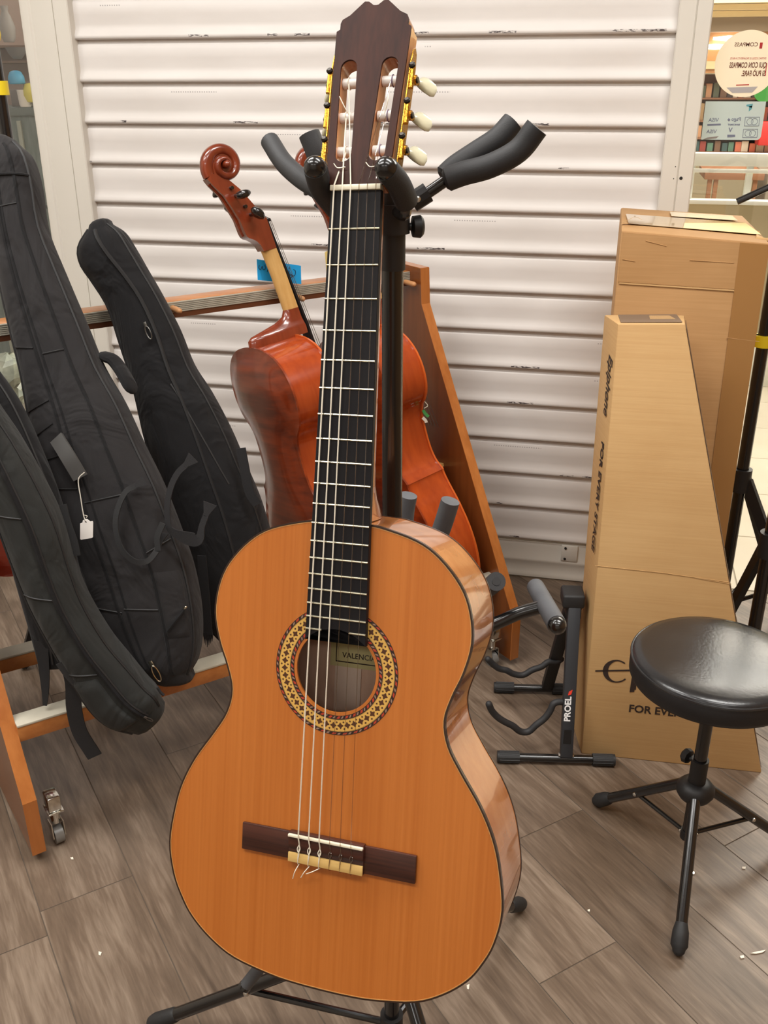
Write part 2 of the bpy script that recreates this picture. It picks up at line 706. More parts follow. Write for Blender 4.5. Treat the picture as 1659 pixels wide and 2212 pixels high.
M_shut = shutter_mat()
M_white = pm('white_frame_paint', srgb(222, 218, 208), 0.45, noise=(2, srgb(214, 208, 198), 0.3))
door = thing('door_1', 'white slatted metal roller shutter pulled down to the floor', None, (-0.683, WALL_Y, 0.0), kind='structure')
PITCHS = 0.10876
ZB0 = 1.5491
prof = [(-.0065, .1088), (-.0050, .1060), (-.0045, .0965), (-.001, .0935), (.0010, .0905), (.0016, .06), (.0006, .038), (.0020, .027), (.0068, .0165), (.0105, .0090), (.0108, .0040), (.0085, .0005), (.003, -.001), (-.0065, -.001)]
hw = 0.82
V = [(-hw, -p[0], p[1]) for p in prof] + [(hw, -p[0], p[1]) for p in prof]
n = len(prof)
Fs = [(i, i + 1, n + i + 1, n + i) for i in range(n - 1)] + [tuple(range(n)), tuple(reversed(range(n, 2 * n)))]
slat = mk('slat', (V, Fs), M_shut, door, local=True, ang=50)
slat.location = (0, 0, ZB0)
for k in list(range(-9, 0)) + list(range(1, 14)):
    s2 = slat.copy(); C.objects.link(s2); s2.parent = door
    s2.location = (0, 0, ZB0 - k * PITCHS)
zb = ZB0 - 13 * PITCHS
bp_ = [(-.008, zb), (-.008, zb - .010), (0, zb - .012), (.002, zb - .03), (.002, .072), (.005, .066), (.005, .058), (.002, .052), (.002, .020), (.006, .015), (.006, .004), (-.010, .004)]
V = [(-hw, -p[0], p[1]) for p in bp_] + [(hw, -p[0], p[1]) for p in bp_]
n = len(bp_)
Fs = [(i, i + 1, n + i + 1, n + i) for i in range(n - 1)] + [tuple(range(n)), tuple(reversed(range(n, 2 * n)))]
mk('bottom_bar', (V, Fs), M_white, door, local=True, ang=50)
q0 = onY(1214, 1176, WALL_Y); q1 = onY(1246, 1212, WALL_Y)
plate = mk('latch_plate', box(q0[0], q1[0], WALL_Y - 0.008, WALL_Y, q1[2], q0[2], 0.0015), M_white, door)
M_dark = pm('black_hole', srgb(22, 20, 20), 0.6)
M_steel = pm('bright_steel', srgb(205, 203, 198), 0.22, 1.0)
for zz in (q1[2] + 0.008, q0[2] - 0.008):
    mk('screw', lathe([(0.004, 0), (0.004, 0.002), (0.0015, 0.003)], 10, axis_M((q0[0] + 0.012, WALL_Y - 0.008, zz), (0, -1, 0))), M_dark, plate)


def jamb(name, xs, label):
    """profile in plan (x, y) extruded to the header"""
    o = mk(name, prism(xs, 0.0, 2.45, 0.0), M_white, ang=30)
    tag(o, label, None, kind='structure')
    return o


yf = 2.716
jamb('trim_1', [(-1.644, 2.80), (-1.644, yf + .012), (-1.638, yf + .004), (-1.628, yf), (-1.612, yf + .001), (-1.606, yf + .005), (-1.598, yf + .002), (-1.538, yf + .001), (-1.5375, yf + .004), (-1.5345, yf + .004), (-1.534, yf), (-1.494, yf), (-1.491, yf + .003), (-1.491, 2.80)], 'white upright guide frame at the left of the roller shutter')
jr = jamb('trim_2', [(.129, 2.80), (.129, yf + .003), (.132, yf), (.1685, yf), (.169, yf + .004), (.172, yf + .004), (.1725, yf), (.205, yf), (.208, yf + .003), (.208, 2.80)], 'white upright guide frame at the right of the roller shutter')
q = onY(1471, 385, yf)
mk('bolt_hole', lathe([(0.0042, -0.001), (0.0042, 0.0006), (0.003, 0.0008)], 14, axis_M((q[0], yf, q[2]), (0, -1, 0))), M_dark, jr)
for (a, b) in ((1459, 360), (1455, 386)):
    q = onY(a, b, yf)
    mk('screw_hole', lathe([(0.0014, -0.001), (0.0014, 0.0006), (0.001, 0.0008)], 8, axis_M((q[0], yf, q[2]), (0, -1, 0))), M_dark, jr)

# ---- shop windows either side
M_glass = glass_mat('window_glass')
w1 = mk('window_1', box(X0, -1.645, 2.760, 2.768, 0.02, 2.45), M_glass)
tag(w1, 'clear shop window at the left of the shutter', None, kind='structure')
w2 = mk('window_2', box(0.209, X1, 2.760, 2.768, 0.02, 2.45), M_glass)
tag(w2, 'clear shop window at the right of the shutter', None, kind='structure')

# ================================================================== MALL BEYOND THE WINDOWS
M_mallfloor = pm('cream_stone_tile', srgb(226, 216, 196), 0.25, noise=(4, srgb(212, 200, 178), 0.3))
M_mallsub = pm('tile_grout', srgb(176, 166, 150), 0.8)
mf = mk('floor_outside', box(-6, 8, WALL_Y + 0.021, 13, -0.05, -0.003), M_mallsub)
tag(mf, 'cream stone tiled mall floor outside the window', None, kind='structure')
tile0 = None
for i in range(-2, 9):
    for j in range(0, 11):
        x, y = 0.1 + i * 0.4, 2.80 + j * 0.4
        if tile0 is None:
            tile0 = mk('tile', box(0.002, 0.398, 0.002, 0.398, -0.003, 0.0, 0.001, 1), M_mallfloor, mf, local=True)
            t = tile0
        else:
            t = tile0.copy(); C.objects.link(t); t.parent = mf
        loc = ROOT[mf].inverted() @ Vector((x, y, 0))
        t.location = loc
tag(mk('floor_far', box(-6, 8, 7.2, 13, -0.003, 0.0), M_mallfloor), 'cream stone floor far out in the mall', None, kind='structure')
M_mallwall = pm('mall_plaster', srgb(226, 210, 176), 0.8)
tag(mk('wall_mall', box(-7, 9, 13, 13.1, 0, 3.6), M_mallwall), 'cream plaster wall far across the mall', None, kind='structure')
M_addglow = bpy.data.materials.new('added_glow'); M_addglow.use_nodes = True
_b = M_addglow.node_tree.nodes['Principled BSDF']
_b.inputs['Emission Color'].default_value = (0.80, 0.93, 1.0, 1); _b.inputs['Emission Strength'].default_value = 2.2
tag(mk('added_glow_panel', box(-0.5, 4.0, 5.2, 9.0, 3.56, 3.599), M_addglow), 'pale glowing panel added under the mall ceiling', None, kind='structure')  # unseen glowing panel, added to brighten the stool seat's reflection
tag(mk('ceiling_mall', box(-7, 9, WALL_Y + 0.12, 13, 3.6, 3.7), M_ceil), 'cream mall ceiling outside the windows', None, kind='structure')

# kiosk counter
KY = 5.1
M_kw = pm('kiosk_white', srgb(236, 238, 230), 0.35)
M_kolive = pm('kiosk_olive_panel', srgb(176, 162, 128), 0.6)
M_kteal = pm('kiosk_teal_panel', srgb(186, 212, 210), 0.35)
M_kblue = pm('kiosk_blue_band', srgb(40, 160, 210), 0.4)
kx0, kx1 = 0.35, 1.9
def kz(y):
    return float(onY(1640, y, KY)[2])
kz_top = float(onY(1580, 436, KY)[2]); kz_beam0 = float(onY(1580, 332, KY)[2]); kz_beam1 = float(onY(1580, 360, KY)[2])
kiosk = thing('kiosk_counter', 'white framed olive kiosk counter standing outside in the mall', 'counter', ((kx0 + kx1) / 2, KY, 0))
mk('counter_body', box(kx0, kx1, KY, KY + 0.05, 0.22, kz_top - 0.012), M_kolive, kiosk)
mk('worktop', box(kx0 - 0.01, kx1, KY - 0.02, KY + 0.06, kz_top - 0.012, kz_top + 0.008, 0.003), M_kw, kiosk)
mk('blue_band', box(0.95, kx1, KY - 0.006, KY + 0.02, kz(617), kz(598)), M_kblue, kiosk)
mk('teal_panel', box(0.95, kx1, KY - 0.004, KY + 0.02, kz(705), kz(617)), M_kteal, kiosk)
mk('white_panel', box(0.95, kx1, KY - 0.003, KY + 0.02, kz(598), kz(570)), M_kw, kiosk)
mk('plinth', box(kx0, kx1, KY - 0.03, KY + 0.10, 0.0, 0.22, 0.004), M_kw, kiosk)
mk('header_beam', box(kx0, kx1, KY + 0.02, KY + 0.09, kz_beam1, kz_beam0, 0.004), M_kw, kiosk)
mk('beam_bead', box(kx0, kx1, KY + 0.012, KY + 0.03, kz_beam1 - 0.03, kz_beam1 - 0.012, 0.002), M_kw, kiosk)
for xa, xb in ((0.36, 0.40), (float(onY(1611, 400, KY)[0]), float(onY(1625, 400, KY)[0])), (1.5, 1.54)):
    mk('post', box(xa, xb, KY + 0.03, KY + 0.07, kz_top, kz_beam1, 0.003), M_kw, kiosk)

# bookshop across the mall
BY = 8.0
def bz(y):
    return float(onY(1580, y, BY)[2])
def bx(x, y=250):
    return float(onY(x, y, BY)[0])
M_shelfwood = pm('bookshop_wood', srgb(150, 104, 72), 0.6, noise=(6, srgb(124, 82, 56), 0.3))
M_fascia = pm('fascia_taupe', srgb(150, 132, 108), 0.6)
M_soffit = pm('soffit_wood', srgb(206, 150, 96), 0.6)
M_cream = pm('cornice_cream', srgb(246, 226, 176), 0.7)
M_lampreflect = bpy.data.materials.new('lamp_reflection_glow'); M_lampreflect.use_nodes = True
_b = M_lampreflect.node_tree.nodes['Principled BSDF']
_b.inputs['Emission Color'].default_value = (1, 0.95, 0.85, 1); _b.inputs['Emission Strength'].default_value = 4.0
bulk = thing('shop_bulkhead', 'cream stepped cornice over the bookshop front across the mall', 'bulkhead', (1.3, BY, bz(172)))
xa, xb = 0.3, 3.0
mk('cornice_step', box(xa, xb, BY - 0.30, BY + 0.4, bz(12), bz(-60)), M_cream, bulk)
mk('cornice_step', box(xa, xb, BY - 0.22, BY + 0.4, bz(25), bz(13)), M_cream, bulk)
mk('cornice_step', box(xa, xb, BY - 0.14, BY + 0.4, bz(38), bz(26)), M_cream, bulk)
mk('fascia', box(xa, xb, BY - 0.06, BY + 0.4, bz(69), bz(38.5)), M_fascia, bulk)
mk('soffit', box(xa, xb, BY + 0.05, BY + 0.4, bz(131), bz(69)), M_soffit, bulk)
mk('light_cove', box(xa, xb, BY + 0.0, BY + 0.3, bz(149), bz(131.5)), M_cream, bulk)
mk('sign_rail', box(xa, xb, BY + 0.02, BY + 0.3, bz(158), bz(149.5)), M_soffit, bulk)
for (px_, py_, ww) in ((1575, 83, 0.22), (1545, 101, 0.30)):
    p = onY(px_, py_, BY + 0.03)
    mk('lamp_reflection', lathe([(0.0, -0.012), (1.0, -0.006), (1.0, 0.006), (0.0, 0.012)], 20, Matrix.Translation(Vector(p)) @ Matrix.Diagonal((ww / 2, 0.03, 1.6, 1))), M_lampreflect, bulk)  # glowing discs stand in for reflections of ceiling lights
bc = thing('bookcase', 'brown wooden bookcase full of books in the shop across the mall', 'bookcase', (1.4, BY + 0.2, bz(345)))
mk('back_panel', box(0.45, 2.6, BY + 0.36, BY + 0.4, bz(345), bz(160)), M_shelfwood, bc)
shelf_y = [212, 262, 300, 331]
for sy in shelf_y:
    mk('shelf', box(0.45, 2.6, BY + 0.14, BY + 0.37, bz(sy + 4), bz(sy)), M_shelfwood, bc)
bcols = [(150, 60, 50), (90, 100, 80), (200, 150, 110), (60, 90, 90), (190, 90, 60), (120, 90, 70), (205, 190, 160), (70, 60, 60), (160, 130, 90), (90, 130, 110), (215, 120, 90), (230, 215, 190)]
bk_i = 0
bnames = ['dark red', 'olive', 'tan', 'slate teal', 'rust', 'brown', 'cream', 'charcoal', 'khaki', 'sage green', 'coral', 'off-white']
rows = [(212, 178), (262, 222), (300, 270), (331, 306)]
for ri, (yb, yt) in enumerate(rows):
    x = bx(1506); nk = 0
    while x < bx(1680):
        ww = random.uniform(0.028, 0.06)
        hh = (bz(yt) - bz(yb)) * random.uniform(0.72, 0.98)
        c = random.choice(bcols)
        mname = 'book_cover_%02d%02d%02d' % c
        mm = pm(mname, srgb(*c), 0.6)
        o = mk('book', box(x, x + ww, BY + 0.16, BY + 0.30, bz(yb), bz(yb) + hh, 0.002, 1), mm)
        where = ['top', 'second', 'third', 'lowest'][ri]
        nth_ = ['first', 'second', 'third', 'fourth', 'fifth', 'sixth', 'seventh', 'eighth', 'ninth', 'tenth', 'eleventh', 'twelfth', 'thirteenth', 'fourteenth', 'fifteenth', 'sixteenth'][nk]
        tag(o, '%s book, %s from the left on the %s bookshop shelf across the mall' % (bnames[bcols.index(c)], nth_, where), 'book', 'books on the %s shelf of the bookshop' % where)
        nk += 1
        x += ww + random.uniform(0.001, 0.012)
        bk_i += 1
p = onY(1652, 196, BY - 0.02)
gsgn = mk('round_sign', lathe([(0.075, -0.008), (0.078, 0), (0.075, 0.008)], 32, axis_M(p, (0, -1, 0))), pm('green_sign', srgb(60, 140, 60), 0.5))
tag(gsgn, 'round green sign hanging in the bookshop across the mall', 'sign')
p = onY(1655, 285, BY - 0.05)
rb = mk('red_display_box', box(p[0] - 0.05, p[0] + 0.12, BY - 0.1, BY + 0.1, bz(312), bz(262), 0.006), pm('red_card', srgb(214, 44, 40), 0.5))
tag(rb, 'bright red display box in the bookshop across the mall', 'box')
tb = thing('display_table', 'low wooden display table inside the bookshop across the mall', 'table', (1.1, BY - 0.6, 0))
tz = float(onY(1530, 372, BY - 0.7)[2])
mk('tabletop', box(0.62, 1.0, BY - 0.9, BY - 0.4, tz - 0.03, tz + 0.02, 0.004), M_shelfwood, tb)
for lx in (0.66, 0.70, 0.95):
    mk('leg', box(lx - 0.014, lx + 0.014, BY - 0.88, BY - 0.85, 0, tz - 0.03), M_shelfwood, tb)
pb = mk('display_plinth', box(1.02, 1.32, BY - 0.9, BY - 0.3, 0, tz + 0.01, 0.006), pm('grey_plinth', srgb(128, 118, 102), 0.7))
tag(pb, 'grey box plinth beside the low table in the bookshop', 'plinth')

# stickers on the right hand window (seen from the back, so the print is reversed)
SY = 2.7585
def facing(px_, py_):
    """matrix on the window face: x to the left (reversed print), z toward the room"""
    p = onY(px_, py_, SY)
    return p
M_stk = sticker_mat('sticker_film_cream', srgb(250, 242, 224), 0.45)
M_stk2 = sticker_mat('sticker_film_pale', srgb(212, 222, 218), 0.35)
M_inkbrown = sticker_mat('ink_brown', srgb(120, 62, 44), 0.25)
M_inkred = sticker_mat('ink_red', srgb(205, 60, 60), 0.3)
M_inkgrey = sticker_mat('ink_blue_grey', srgb(140, 146, 166), 0.3)
M_inkteal = sticker_mat('ink_teal', srgb(110, 180, 190), 0.3)
M_inkpale = sticker_mat('ink_pale_grey', srgb(214, 208, 206), 0.35)
cx, _, cz = onY(1613, 138, SY)
cst = thing('round_sticker', 'round cream finance sticker with reversed lettering on the shop window', 'sticker', (cx, SY, cz))
mk('film', lathe([(0.0755, -0.0002), (0.0755, 0.0002)], 64, axis_M((cx, SY, cz), (0, -1, 0))), M_stk, cst)
def wtxt(s, size, x_right, z, parent, mat, name='lettering', offset=0.0, sx=1.0):
    """reversed text on the glass: starts at the right and runs to the left"""
    vf = text_vf(s, size, 0.00015, offset)
    M = basis((x_right, SY - 0.0005, z), (-sx, 0, 0), (0, 0, 1), (0, -1, 0))
    return mk(name, xf(vf, M), mat, parent, smooth=False)
def on_s(px_, py_):
    p = onY(px_, py_, SY); return float(p[0]), float(p[2])
x, z = on_s(1637, 100); wtxt('COMPASS', 0.0125, x, z, cst, M_inkbrown, offset=0.0001)
x, z = on_s(1655, 128); wtxt('ENTRA E SCEGLI IL PAGAMENTO A RATE.', 0.0068, x, z, cst, M_inkred, sx=0.68)
x, z = on_s(1655, 146); wtxt('QUI CON COMPASS', 0.0172, x, z, cst, M_inkbrown, offset=0.0004, sx=0.56)
x, z = on_s(1652, 164); wtxt('SI PU\u00d2 FARE.', 0.0172, x, z, cst, M_inkbrown, offset=0.0004, sx=0.56)
def flat_quad(pts, name, mat, parent, d=0.0006):
    P = [onY(a, b, SY - d) for a, b in pts]
    P2 = [p + np.array([0, 0.0004, 0]) for p in P]
    mk(name, hexa(P + P2), mat, parent, smooth=False)
flat_quad([(1640, 105), (1646, 105), (1648, 92), (1642, 92)], 'red_mark', M_inkred, cst)
flat_quad([(1652, 164), (1654, 164), (1657, 136), (1655.5, 136)], 'red_bar', M_inkred, cst)
flat_quad([(1590, 185), (1618, 184), (1618, 182), (1590, 183)], 'red_rule', M_inkred, cst)
flat_quad([(1569, 189), (1637, 187), (1625, 200), (1582, 201)], 'grey_band', M_inkpale, cst)
x0s, z0s = on_s(1515, 303)
pst = thing('payment_sticker', 'pale rectangular card payment sticker with reversed card logos on the window', 'sticker', (x0s, SY, z0s))
xl, zt = on_s(1524, 219); xr, _ = on_s(1655, 219); zb2 = on_s(1577, 302)[1]
xl = 0.2205
rp_ = [(xl, zb2)]
rr = 0.010
for a in range(0, 7):
    an = -math.pi / 2 + a * math.pi / 12
    rp_.append((xr - rr + rr * math.cos(an), zb2 + rr + rr * math.sin(an)))
rp_ += [(xr, zt), (xl, zt)]
mk('film', xf(prism(rp_, -0.0002, 0.0002), basis((0, SY, 0), (1, 0, 0), (0, 0, 1), (0, -1, 0))), M_stk2, pst, smooth=False)
for (px_, py_, s, sz) in ((1552, 263, 'VISA', 0.0125), (1547.5, 288, 'VISA', 0.0125), (1600, 261, 'Pago', 0.012)):
    x, z = on_s(px_, py_); wtxt(s, sz, x, z, pst, M_inkgrey, offset=0.0002)
x, z = on_s(1581, 285); wtxt('V', 0.014, x, z, pst, M_inkgrey, offset=0.0005)
x, z = on_s(1598, 271); wtxt('BANCOMAT', 0.0052, x, z, pst, M_inkgrey, offset=0.0003)
flat_quad([(1528, 272), (1557, 271), (1557, 267), (1528, 268)], 'card_stripe', M_inkgrey, pst)
flat_quad([(1571, 259), (1574.5, 262.5), (1578, 259), (1574.5, 255)], 'diamond_logo', M_inkgrey, pst)
flat_quad([(1571, 297), (1588, 296), (1588, 291), (1571, 291)], 'logo_band', M_inkgrey, pst)
flat_quad([(1517, 302), (1547, 299), (1553, 294), (1528, 297)], 'dark_corner', pm('ink_taupe', srgb(140, 132, 126), 0.5), pst)
flat_quad([(1612, 229), (1624, 233), (1626.5, 224), (1613, 226)], 'teal_logo', M_inkteal, pst)
flat_quad([(1617.5, 241), (1624, 235), (1625, 228), (1618, 230)], 'teal_logo', M_inkteal, pst)
for ya, yb in ((253, 272), (279, 297)):
    o0 = (1610 if ya < 260 else 1606)
    ring = [(o0, ya), (o0 + 31, ya), (o0 + 29, yb), (o0 - 2, yb)]
    for i in range(4):
        a, b = ring[i], ring[(i + 1) % 4]
        A_, B_ = onY(*a, SY - 0.0006), onY(*b, SY - 0.0006)
        mk('card_outline', tube([A_, B_], 0.0006, 5), M_inkgrey, pst, smooth=False)
    p = onY(o0 + 10, (ya + yb) / 2, SY - 0.0006)
    for k in (0, 1):
        pts = [np.array([p[0] + k * 0.0105 + 0.0075 * math.cos(a), p[1], p[2] + 0.0075 * math.sin(a)]) for a in np.linspace(0, 2 * math.pi, 20)[:-1]]
        mk('card_circle', tube(pts, 0.0005, 5, closed=True), M_inkgrey, pst, smooth=False)

# clutter behind the left hand window
LY = 4.2
def lx(x, y): return onY(x, y, LY)
M_lw = pm('mauve_partition', srgb(186, 164, 150), 0.7)
lw = mk('wall_partition', box(-5.5, -1.9, LY + 0.5, LY + 0.55, 0, 3.4), M_lw)
tag(lw, 'mauve partition of the stall outside the left window', None, kind='structure')
cnt = thing('glass_counter', 'grey green glass display counter outside the left window', 'counter', (-2.9, LY, 0))
ct = float(lx(50, 232)[2]); cb = float(lx(50, 250)[2])
M_cteal = pm('counter_grey_green', srgb(120, 132, 128), 0.35, noise=(9, srgb(92, 106, 102), 0.2), scale=(6, 1, 1))
mk('counter_body', box(-3.6, -2.2, LY, LY + 0.4, 0.0, cb), M_cteal, cnt)
mk('counter_top', box(-3.62, -2.18, LY - 0.02, LY + 0.42, cb, ct, 0.004), pm('counter_top_grey', srgb(96, 108, 106), 0.3), cnt)
for k in range(6):
    xx = -2.95 + k * 0.11
    mk('mullion', box(xx, xx + 0.02, LY - 0.012, LY, 0.1, cb - 0.02, 0.002), pm('mullion_pale', srgb(160, 164, 150), 0.4), cnt)
for zz in (0.35, 0.62, 0.9):
    mk('shelf', box(-3.6, -2.2, LY - 0.008, LY, zz, zz + 0.015), pm('shelf_dark', srgb(66, 76, 74), 0.4), cnt)
stall = thing('wall_shelf', 'thin dark shelf on the mauve stall wall outside the left window', 'shelf', (-2.9, LY + 0.45, float(lx(40, 130)[2])))
for yy in (92, 128):
    p = lx(40, yy)
    mk('board', box(-3.6, -2.2, LY + 0.3, LY + 0.5, p[2] - 0.012, p[2], 0.002), pm('board_brown', srgb(110, 86, 70), 0.5), stall)
def vessel(px_, py_, prof_, name, label, col, cat):
    p = lx(px_, py_)
    o = mk(name, lathe(prof_, 24, Matrix.Translation(Vector(p))), pm(name + '_paint', srgb(*col), 0.5), ang=50)
    tag(o, label, cat)
vessel(37, 182, [(0.030, 0), (0.036, 0.006), (0.034, 0.03), (0.024, 0.05), (0.008, 0.056)], 'blue_cap', 'bright blue cap on the stall outside the left window', (70, 160, 200), 'cap')
vessel(68, 206, [(0.004, -0.03), (0.022, -0.026), (0.034, 0.0), (0.034, 0.02), (0.022, 0.046), (0.004, 0.05)], 'yellow_ball', 'yellow round toy beside the frame outside the left window', (214, 202, 90), 'toy')
vessel(20, 91, [(0.022, 0), (0.03, 0.02), (0.034, 0.06), (0.022, 0.10), (0.013, 0.12), (0.017, 0.14)], 'grey_vase', 'grey vase on the upper shelf outside the left window', (150, 146, 142), 'vase')
vessel(38, 127, [(0.018, 0), (0.032, 0.016), (0.046, 0.045), (0.043, 0.045), (0.03, 0.02)], 'dark_bowl', 'dark grey bowl on the lower shelf outside the left window', (96, 96, 98), 'bowl')
vessel(56, 231, [(0.022, 0), (0.026, 0.01), (0.03, 0.07), (0.028, 0.07), (0.022, 0.012)], 'white_cup', 'white cup standing on the stall counter outside the left window', (226, 220, 210), 'cup')
p = lx(60, 231)
for i_, (dx_, ww_, hh_, col_, nm_) in enumerate(((-0.14, 0.05, 0.07, (120, 112, 108), 'taupe'), (-0.07, 0.045, 0.10, (150, 138, 120), 'beige'), (0.05, 0.06, 0.06, (176, 170, 160), 'pale grey'))):
    o = mk('small_carton', box(p[0] + dx_, p[0] + dx_ + ww_, LY + 0.1, LY + 0.15, p[2], p[2] + hh_, 0.002), pm('carton_' + nm_, srgb(*col_), 0.6))
    tag(o, '%s little carton on the stall counter outside the left window' % nm_, 'carton')
# crumpled clear film parcels seen low through the gap beside the tall bag
for i, (px_, py_, r) in enumerate(((22, 800, 0.05), (30, 850, 0.045), (34, 905, 0.045), (40, 960, 0.035))):
    p = onY(px_, py_, 2.95 + 0.05 * i)
    vs = []
    pr = [(r * math.sin(a), -r * 1.2 * math.cos(a)) for a in np.linspace(0.15, math.pi - 0.15, 7)]
    V, F = lathe(pr, 9, Matrix.Translation(Vector(p)))
    V = [tuple(np.array(v) + np.random.RandomState(i * 50 + k).uniform(-0.012, 0.012, 3)) for k, v in enumerate(V)]
    o = mk('wrapped_parcel', (V, F), pm('parcel_film', srgb(190, 196, 178), 0.2, noise=(14, srgb(120, 130, 118), 0.15)), ang=10)
    tag(o, ['topmost', 'upper middle', 'lower middle', 'lowest'][i] + ' crumpled pale wrapped parcel seen through the gap left of the tall bag', 'parcel')

# ================================================================== CLASSICAL GUITAR
GR = [[0.9928296507418454, -0.019447343586823217, -0.11794526457312188], [-0.104985191525821, 0.3299563684254416, -0.9381401305219612], [0.05716112462236855, 0.9437958443238178, 0.3255487829327513]]
GT = [-0.23802690187870373, 0.9457498218115097, 1.3508510488384493]
GM = Matrix([GR[i] + [GT[i]] for i in range(3)] + [[0, 0, 0, 1]])


def gw(p):
    return np.array(GM @ Vector(tuple(float(c) for c in p)))


def wood_mat(name, c1, c2, axis='Y', fine=180, coarse=18, rough=0.3, coat=0.6, c3=None, distort=0.4, along=2.0, coat_rough=0.04):
    if name in MATS:
        return MATS[name]
    m = bpy.data.materials.new(name)
    m.use_nodes = True
    nt = m.node_tree
    b = nt.nodes['Principled BSDF']
    tc = nt.nodes.new('ShaderNodeTexCoord')
    def noise(k, det, dist):
        mp = nt.nodes.new('ShaderNodeMapping')
        s = {'X': (along, k, k), 'Y': (k, along, k), 'Z': (k, k, along)}[axis]
        mp.inputs['Scale'].default_value = s
        nt.links.new(tc.outputs['Object'], mp.inputs['Vector'])
        n = nt.nodes.new('ShaderNodeTexNoise'); n.inputs['Scale'].default_value = 1.0
        n.inputs['Detail'].default_value = det; n.inputs['Distortion'].default_value = dist
        nt.links.new(mp.outputs[0], n.inputs['Vector'])
        return n.outputs['Fac']
    v = math_n(nt, 'ADD', math_n(nt, 'MULTIPLY', noise(fine, 4, 0.1), 0.45), math_n(nt, 'MULTIPLY', noise(coarse, 5, distort), 0.55))
    rp = nt.nodes.new('ShaderNodeValToRGB')
    rp.color_ramp.elements[0].position = 0.36; rp.color_ramp.elements[0].color = c1
    rp.color_ramp.elements[1].position = 0.64; rp.color_ramp.elements[1].color = c2
    if c3:
        k = rp.color_ramp.elements.new(0.5); k.color = c3
    nt.links.new(v, rp.inputs[0])
    nt.links.new(rp.outputs[0], b.inputs['Base Color'])
    b.inputs['Roughness'].default_value = rough
    b.inputs['Coat Weight'].default_value = coat
    b.inputs['Coat Roughness'].default_value = coat_rough
    MATS[name] = m
    return m


M_cedar = wood_mat('cedar_top', srgb(180, 100, 34), srgb(196, 116, 48), 'Y', 260, 22, 0.38, 0.22, coat_rough=0.16, along=1.2)
M_cedar_in = pm('inside_wood', srgb(246, 220, 198), 0.6)
M_side = wood_mat('honey_side', srgb(166, 98, 50), srgb(196, 130, 76), 'Y', 60, 9, 0.22, 0.9, along=6)
M_ebony = pm('ebony', srgb(22, 20, 23), 0.5, spec=0.25)
M_rosew = wood_mat('rosewood', srgb(38, 18, 12), srgb(74, 38, 26), 'Y', 300, 50, 0.35, 0.35, along=4)
M_rosewX = wood_mat('rosewood_bridge', srgb(40, 18, 14), srgb(80, 40, 28), 'X', 300, 50, 0.38, 0.2, along=4)
M_head = wood_mat('head_veneer', srgb(42, 20, 14), srgb(64, 32, 22), 'Y', 260, 40, 0.55, 0.0, along=3)
MATS['head_veneer'].node_tree.nodes['Principled BSDF'].inputs['Specular IOR Level'].default_value = 0.2
M_mahog = wood_mat('mahogany_neck', srgb(176, 108, 66), srgb(202, 138, 92), 'Y', 200, 24, 0.25, 0.9, along=4)
M_bone = pm('bone_white', srgb(236, 228, 204), 0.35, coat=0.3)
M_boney = pm('bone_yellow', srgb(226, 190, 120), 0.4, noise=(30, srgb(206, 166, 96), 0.3), scale=(1, 6, 1))
M_fret = pm('nickel_fret', srgb(206, 200, 176), 0.28, 1.0)
M_gold = pm('gold_plate', srgb(214, 160, 62), 0.22, 1.0, bump=(500, 0.25))
M_brassd = pm('dark_gear', srgb(40, 34, 28), 0.35, 0.6)
M_pearl = pm('pearl_button', srgb(222, 216, 186), 0.25, coat=0.8, noise=(60, srgb(204, 200, 172), 0.3))
M_nylonw = pm('wound_string', srgb(238, 230, 212), 0.4)
M_nylonc = glass_mat('clear_nylon', (0.84, 0.79, 0.74, 1), 0.16)
M_roller = pm('white_roller', srgb(232, 226, 220), 0.4)
M_line = pm('purfling_dark', srgb(46, 26, 16), 0.35, coat=0.4)
M_lline = pm('purfling_light', srgb(196, 144, 84), 0.4)

gui = thing('classical_guitar', 'honey brown classical guitar with cedar top resting on the black floor stand', 'guitar', M=GM)
gy = np.array([-325, -335, -350, -375, -400, -430, -460, -485, -510, -535, -560, -590, -620, -650, -690, -725, -750, -770, -790, -805, -814]) / 1000
gwid = np.array([40.6, 78, 102.6, 125, 136, 139.5, 133, 123, 116.6, 121.7, 136.6, 157, 171.8, 180.2, 185.5, 179.5, 168.3, 154.5, 131, 102, 58]) / 1000
half = [(0.0, -0.3225)] + [(0.022, -0.3235)] + list(zip(gwid, gy)) + [(0.028, -0.8165), (0, -0.817)]
half = [tuple(p) for p in cr([np.array(p) for p in half], 4)]
outline = half + [(-x, y) for x, y in reversed(half[1:-1])]
outline = outline[::-1]
ZT = -0.007
def zback(y):
    return ZT - 0.094 - 0.006 * (-(y) - 0.32) / 0.5
HC, HR = (0.0, -0.475), 0.0432
hole = [(HC[0] + HR * math.cos(a), HC[1] + HR * math.sin(a)) for a in np.linspace(0, 2 * math.pi, 64)[:-1]]
pts, tri = cdt([outline, hole], hole=True)
ntop = len(pts)
V = [(x, y, ZT) for x, y in pts] + [(x, y, ZT - 0.0025) for x, y in pts]
F = [t for t in tri] + [tuple(reversed([i + ntop for i in t])) for t in tri]
# edge walls from boundary edges of the triangulation
ec = {}
for t in tri:
    for i in range(3):
        e = (t[i], t[(i + 1) % 3]); k = tuple(sorted(e))
        ec[k] = ec.get(k, []) + [e]
for k, es in ec.items():
    if len(es) == 1:
        a, b = es[0]
        F.append((b, a, a + ntop, b + ntop))
mk('soundboard', (V, F), M_cedar, gui, local=True, ang=30)


def offset_loop(lp, d):
    n = len(lp)
    out = []
    for i in range(n):
        a, b = np.array(lp[i - 1]), np.array(lp[(i + 1) % n])
        t = unit(b - a)
        nrm = np.array([t[1], -t[0]])
        out.append(tuple(np.array(lp[i]) + nrm * d))
    return out


